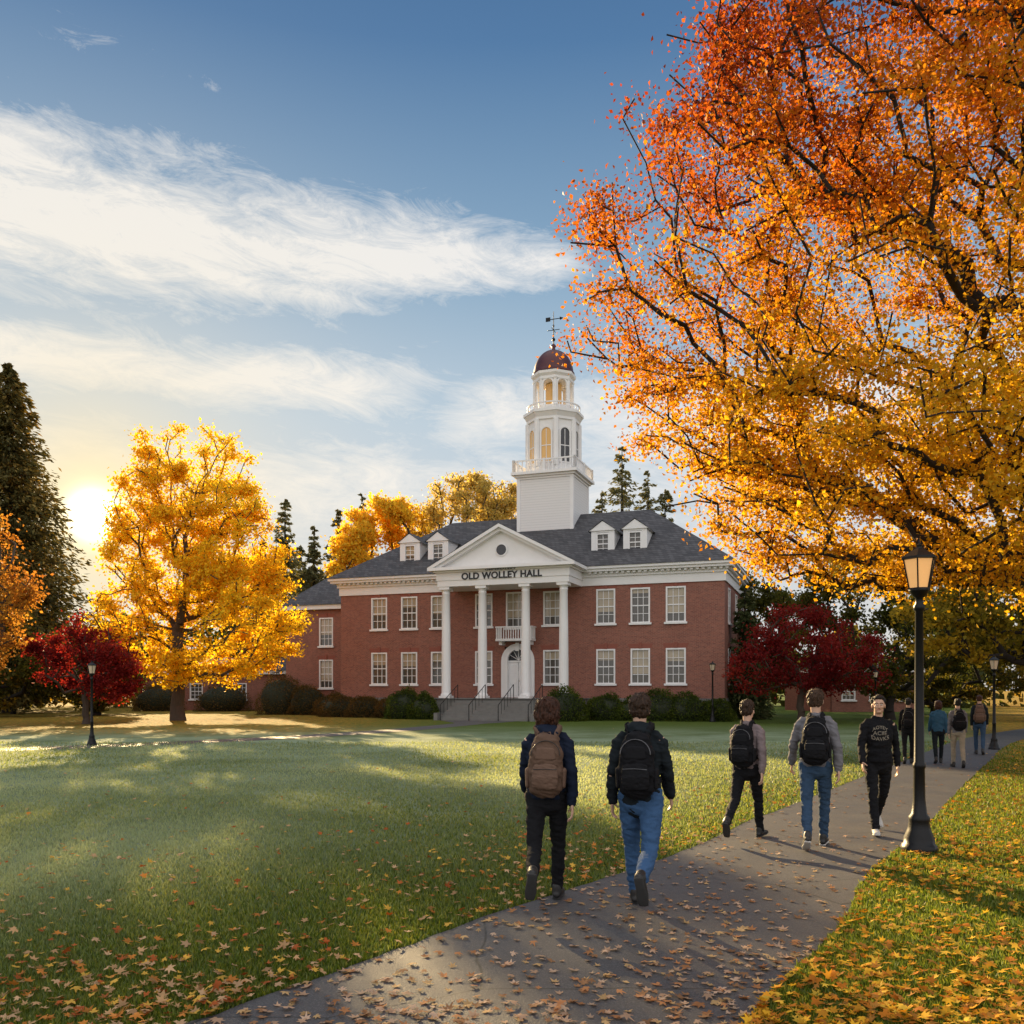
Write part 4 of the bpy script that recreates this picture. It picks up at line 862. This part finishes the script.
def bw(u,v): 
    c,s_=math.cos(RB),math.sin(RB); return BC[0]+u*c-v*s_, BC[1]+u*s_+v*c
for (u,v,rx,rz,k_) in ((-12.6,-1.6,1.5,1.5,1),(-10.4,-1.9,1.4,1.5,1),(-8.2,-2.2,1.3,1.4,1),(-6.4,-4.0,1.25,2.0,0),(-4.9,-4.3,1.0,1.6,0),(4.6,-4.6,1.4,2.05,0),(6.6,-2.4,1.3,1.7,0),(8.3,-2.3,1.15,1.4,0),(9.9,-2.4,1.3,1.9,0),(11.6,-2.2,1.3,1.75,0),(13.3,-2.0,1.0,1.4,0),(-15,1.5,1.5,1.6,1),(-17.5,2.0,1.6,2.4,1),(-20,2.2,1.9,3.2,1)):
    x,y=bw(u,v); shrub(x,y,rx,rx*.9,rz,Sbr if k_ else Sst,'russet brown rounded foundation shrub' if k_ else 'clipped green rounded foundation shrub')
for (x,y,rx,rz) in ((-31.5,80,2.2,2.4),(-25.5,79.5,2.4,2.6),(-19.5,79,2.2,2.3),(-17.2,78,2.0,2.6)): shrub(x,y,rx,rx*.9,rz,Sbr,'tall russet brown shrub before the brick annex')
n=44000; xx=RNG.uniform(-130,150,n); hh=8+2.5*np.sin(xx*.13)+2*np.sin(xx*.37+1)+1.5*np.sin(xx*.9)
zz=hh*RNG.random(n)**.8; yy=102+6*np.sin(xx*.5)+RNG.normal(0,3,n)
C=np.column_stack([xx,yy,zz]); x_=np.clip(.4+.45*noise3(C,.22)+RNG.normal(0,.15,n),0,1)
V,F,c=cards(C,1.0*(.6+.6*RNG.random(n)),ramp(x_,[(0,(.04,.055,.02)),(.45,(.10,.11,.03)),(.75,(.28,.19,.04)),(1,(.5,.32,.04))]),0,.8)
o=mobj(np_mesh('distant_woods',V,F,c),'distant_woods',LEAF); o['kind']='stuff'
# ================================================================== GRASS
def sampleY(n,a,b): u=RNG.random(n); return 1/(1/a-u*(1/a-1/b))
n=380000; Yg=sampleY(n,4.5,32); Xg=(RNG.random(n)*2-1)*(Yg*.63+.4); Pg=np.column_stack([Xg,Yg])
ins=inside(Pg,poly); Pg=Pg[~ins]; n=len(Pg)
hgt=(.018+.026*RNG.random(n))*(1+.025*Pg[:,1]); wd=.0040+.0006*Pg[:,1]; a=RNG.random(n)*6.283; la=RNG.random(n)*6.283; lz=hgt*.8*RNG.random(n)
b0=np.column_stack([Pg[:,0]-wd*np.cos(a),Pg[:,1]-wd*np.sin(a),np.full(n,-.002)]); b1=np.column_stack([Pg[:,0]+wd*np.cos(a),Pg[:,1]+wd*np.sin(a),np.full(n,-.002)]); tp=np.column_stack([Pg[:,0]+lz*np.cos(la),Pg[:,1]+lz*np.sin(la),hgt])
V=np.stack([b0,b1,tp],1).reshape(-1,3); F=np.arange(3*n).reshape(-1,3)
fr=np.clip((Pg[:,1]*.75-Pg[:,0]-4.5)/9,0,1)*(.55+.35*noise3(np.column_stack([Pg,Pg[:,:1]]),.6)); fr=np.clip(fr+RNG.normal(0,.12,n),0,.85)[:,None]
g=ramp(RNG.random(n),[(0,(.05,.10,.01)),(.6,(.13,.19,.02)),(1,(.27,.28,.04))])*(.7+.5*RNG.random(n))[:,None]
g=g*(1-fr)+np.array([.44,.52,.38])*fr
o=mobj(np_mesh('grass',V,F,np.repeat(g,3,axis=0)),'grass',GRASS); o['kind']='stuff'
# ================================================================== FALLEN LEAVES
OUT=[(-90,.2),(-60,.5),(-18,.78),(8,.42),(36,.98),(62,.48),(90,1.1),(118,.48),(144,.98),(172,.42),(198,.78),(240,.5)]
def leafshape(seed):
    r_=np.random.default_rng(seed); v=[(0,0,0)]
    cx,cy=r_.uniform(-.6,.6,2)
    for a_,r in OUT: 
        r=r*r_.uniform(.8,1.12); x=r*math.cos(R(a_));y=r*math.sin(R(a_)); v.append((x,y,.32*(abs(x*cx+y*cy))+.24*r*r*r_.uniform(.2,1)))
    return np.array(v)
SH=[leafshape(i) for i in range(8)]; FAN=[(0,i+1,(i+1)%12+1) for i in range(12)]
n=80000; Yl=sampleY(n,4.4,45); Xl=(RNG.random(n)*2-1)*(Yl*.62+.3); Pl=np.column_stack([Xl,Yl]); ins=inside(Pl,poly); dl=pdist(Pl,PL); 
right=(~ins)&(Pl[:,0]>np.interp(Pl[:,1],PR[:,1],PR[:,0])); 
pr=np.where(ins,.085,np.where(right,.16+.30*np.clip((Pl[:,1]-6.5)/5,0,1),.045+.12*np.exp(-dl/1.8))); pr=np.where((~ins)&(~right)&(Pl[:,1]>9),.03+.28*np.exp(-dl/1.4),pr)
pr*=np.clip(.75+.6*noise3(np.column_stack([Pl,Pl[:,:1]*0]),1.1),.3,2)
kp=RNG.random(n)<pr; Pl=Pl[kp]; ins=ins[kp]; right=right[kp]; n=len(Pl)
PALP=[(.52,.34,.24),(.56,.40,.31),(.48,.22,.10),(.58,.38,.19),(.32,.17,.09)]; PALG=[(.56,.22,.045),(.52,.32,.17),(.66,.4,.07),(.42,.11,.03),(.58,.38,.23)]; PALR=[(.74,.42,.03),(.68,.31,.025),(.54,.19,.02),(.78,.5,.06),(.44,.2,.04)]
pi=RNG.integers(0,5,n); colr=np.where(ins[:,None],np.array(PALP)[pi],np.where(right[:,None],np.array(PALR)[pi],np.array(PALG)[pi]))
szl=.029+.026*RNG.random(n)**1.3; rz=RNG.random(n)*6.283; shp=RNG.integers(0,8,n); zb=np.where(ins,.012,.022+.014*RNG.random(n)); tx=RNG.normal(0,.2,n)*np.where(ins,.6,1.3); ty=RNG.normal(0,.2,n)*np.where(ins,.6,1.3)
flip=np.where(RNG.random(n)<.35,-1,1)
order=np.argsort(Pl[:,1]+np.abs(Pl[:,0])*.1); ind=order[:300]; rest=order[300:]
def rotm3(i): return Matrix.Rotation(rz[i],3,'Z')@Matrix.Rotation(tx[i],3,'X')@Matrix.Rotation(ty[i],3,'Y')
Vs=[];Cs=[];Fs=[];k_=0; fan=np.array(FAN)
for i in rest:
    m_=np.array(rotm3(i)); v=SH[shp[i]]*np.array([1,1,flip[i]]); v=(v@m_.T)*szl[i]; v[:,2]-=v[:,2].min(); v+=np.array([Pl[i,0],Pl[i,1],zb[i]]); Vs.append(v); Cs.append(np.tile(colr[i]*(.65+.5*random.random()),(13,1))); Fs.append(fan+k_); k_+=13
o=mobj(np_mesh('fallen_leaves',np.vstack(Vs),np.vstack(Fs),np.vstack(Cs)),'fallen_leaves',LITTER); o['kind']='stuff'
LM={}
for i in ind:
    key=(int(shp[i]),tuple(np.round(colr[i],3)),int(flip[i]))
    if key not in LM:
        v=SH[shp[i]]*np.array([1,1,flip[i]]); v=v-np.array([0,0,v[:,2].min()]); me=np_mesh('fallen_leaf',v,fan,np.tile(colr[i]*random.uniform(.65,1.1),(13,1))); me.materials.append(LITTER); LM[key]=me
    o=bpy.data.objects.new('fallen_leaf',LM[key]); COL.objects.link(o); o.location=(Pl[i,0],Pl[i,1],zb[i]+.004); o.rotation_euler=(tx[i]*.5,ty[i]*.5,rz[i]); o.scale=(szl[i],)*3
    o['label']='curled dry maple leaf lying on the asphalt path' if ins[i] else 'orange fallen maple leaf resting on green grass'; o['category']='leaf'; o['group']='fallen leaves on the path' if ins[i] else 'fallen leaves on the lawn'
print('leaves',n)
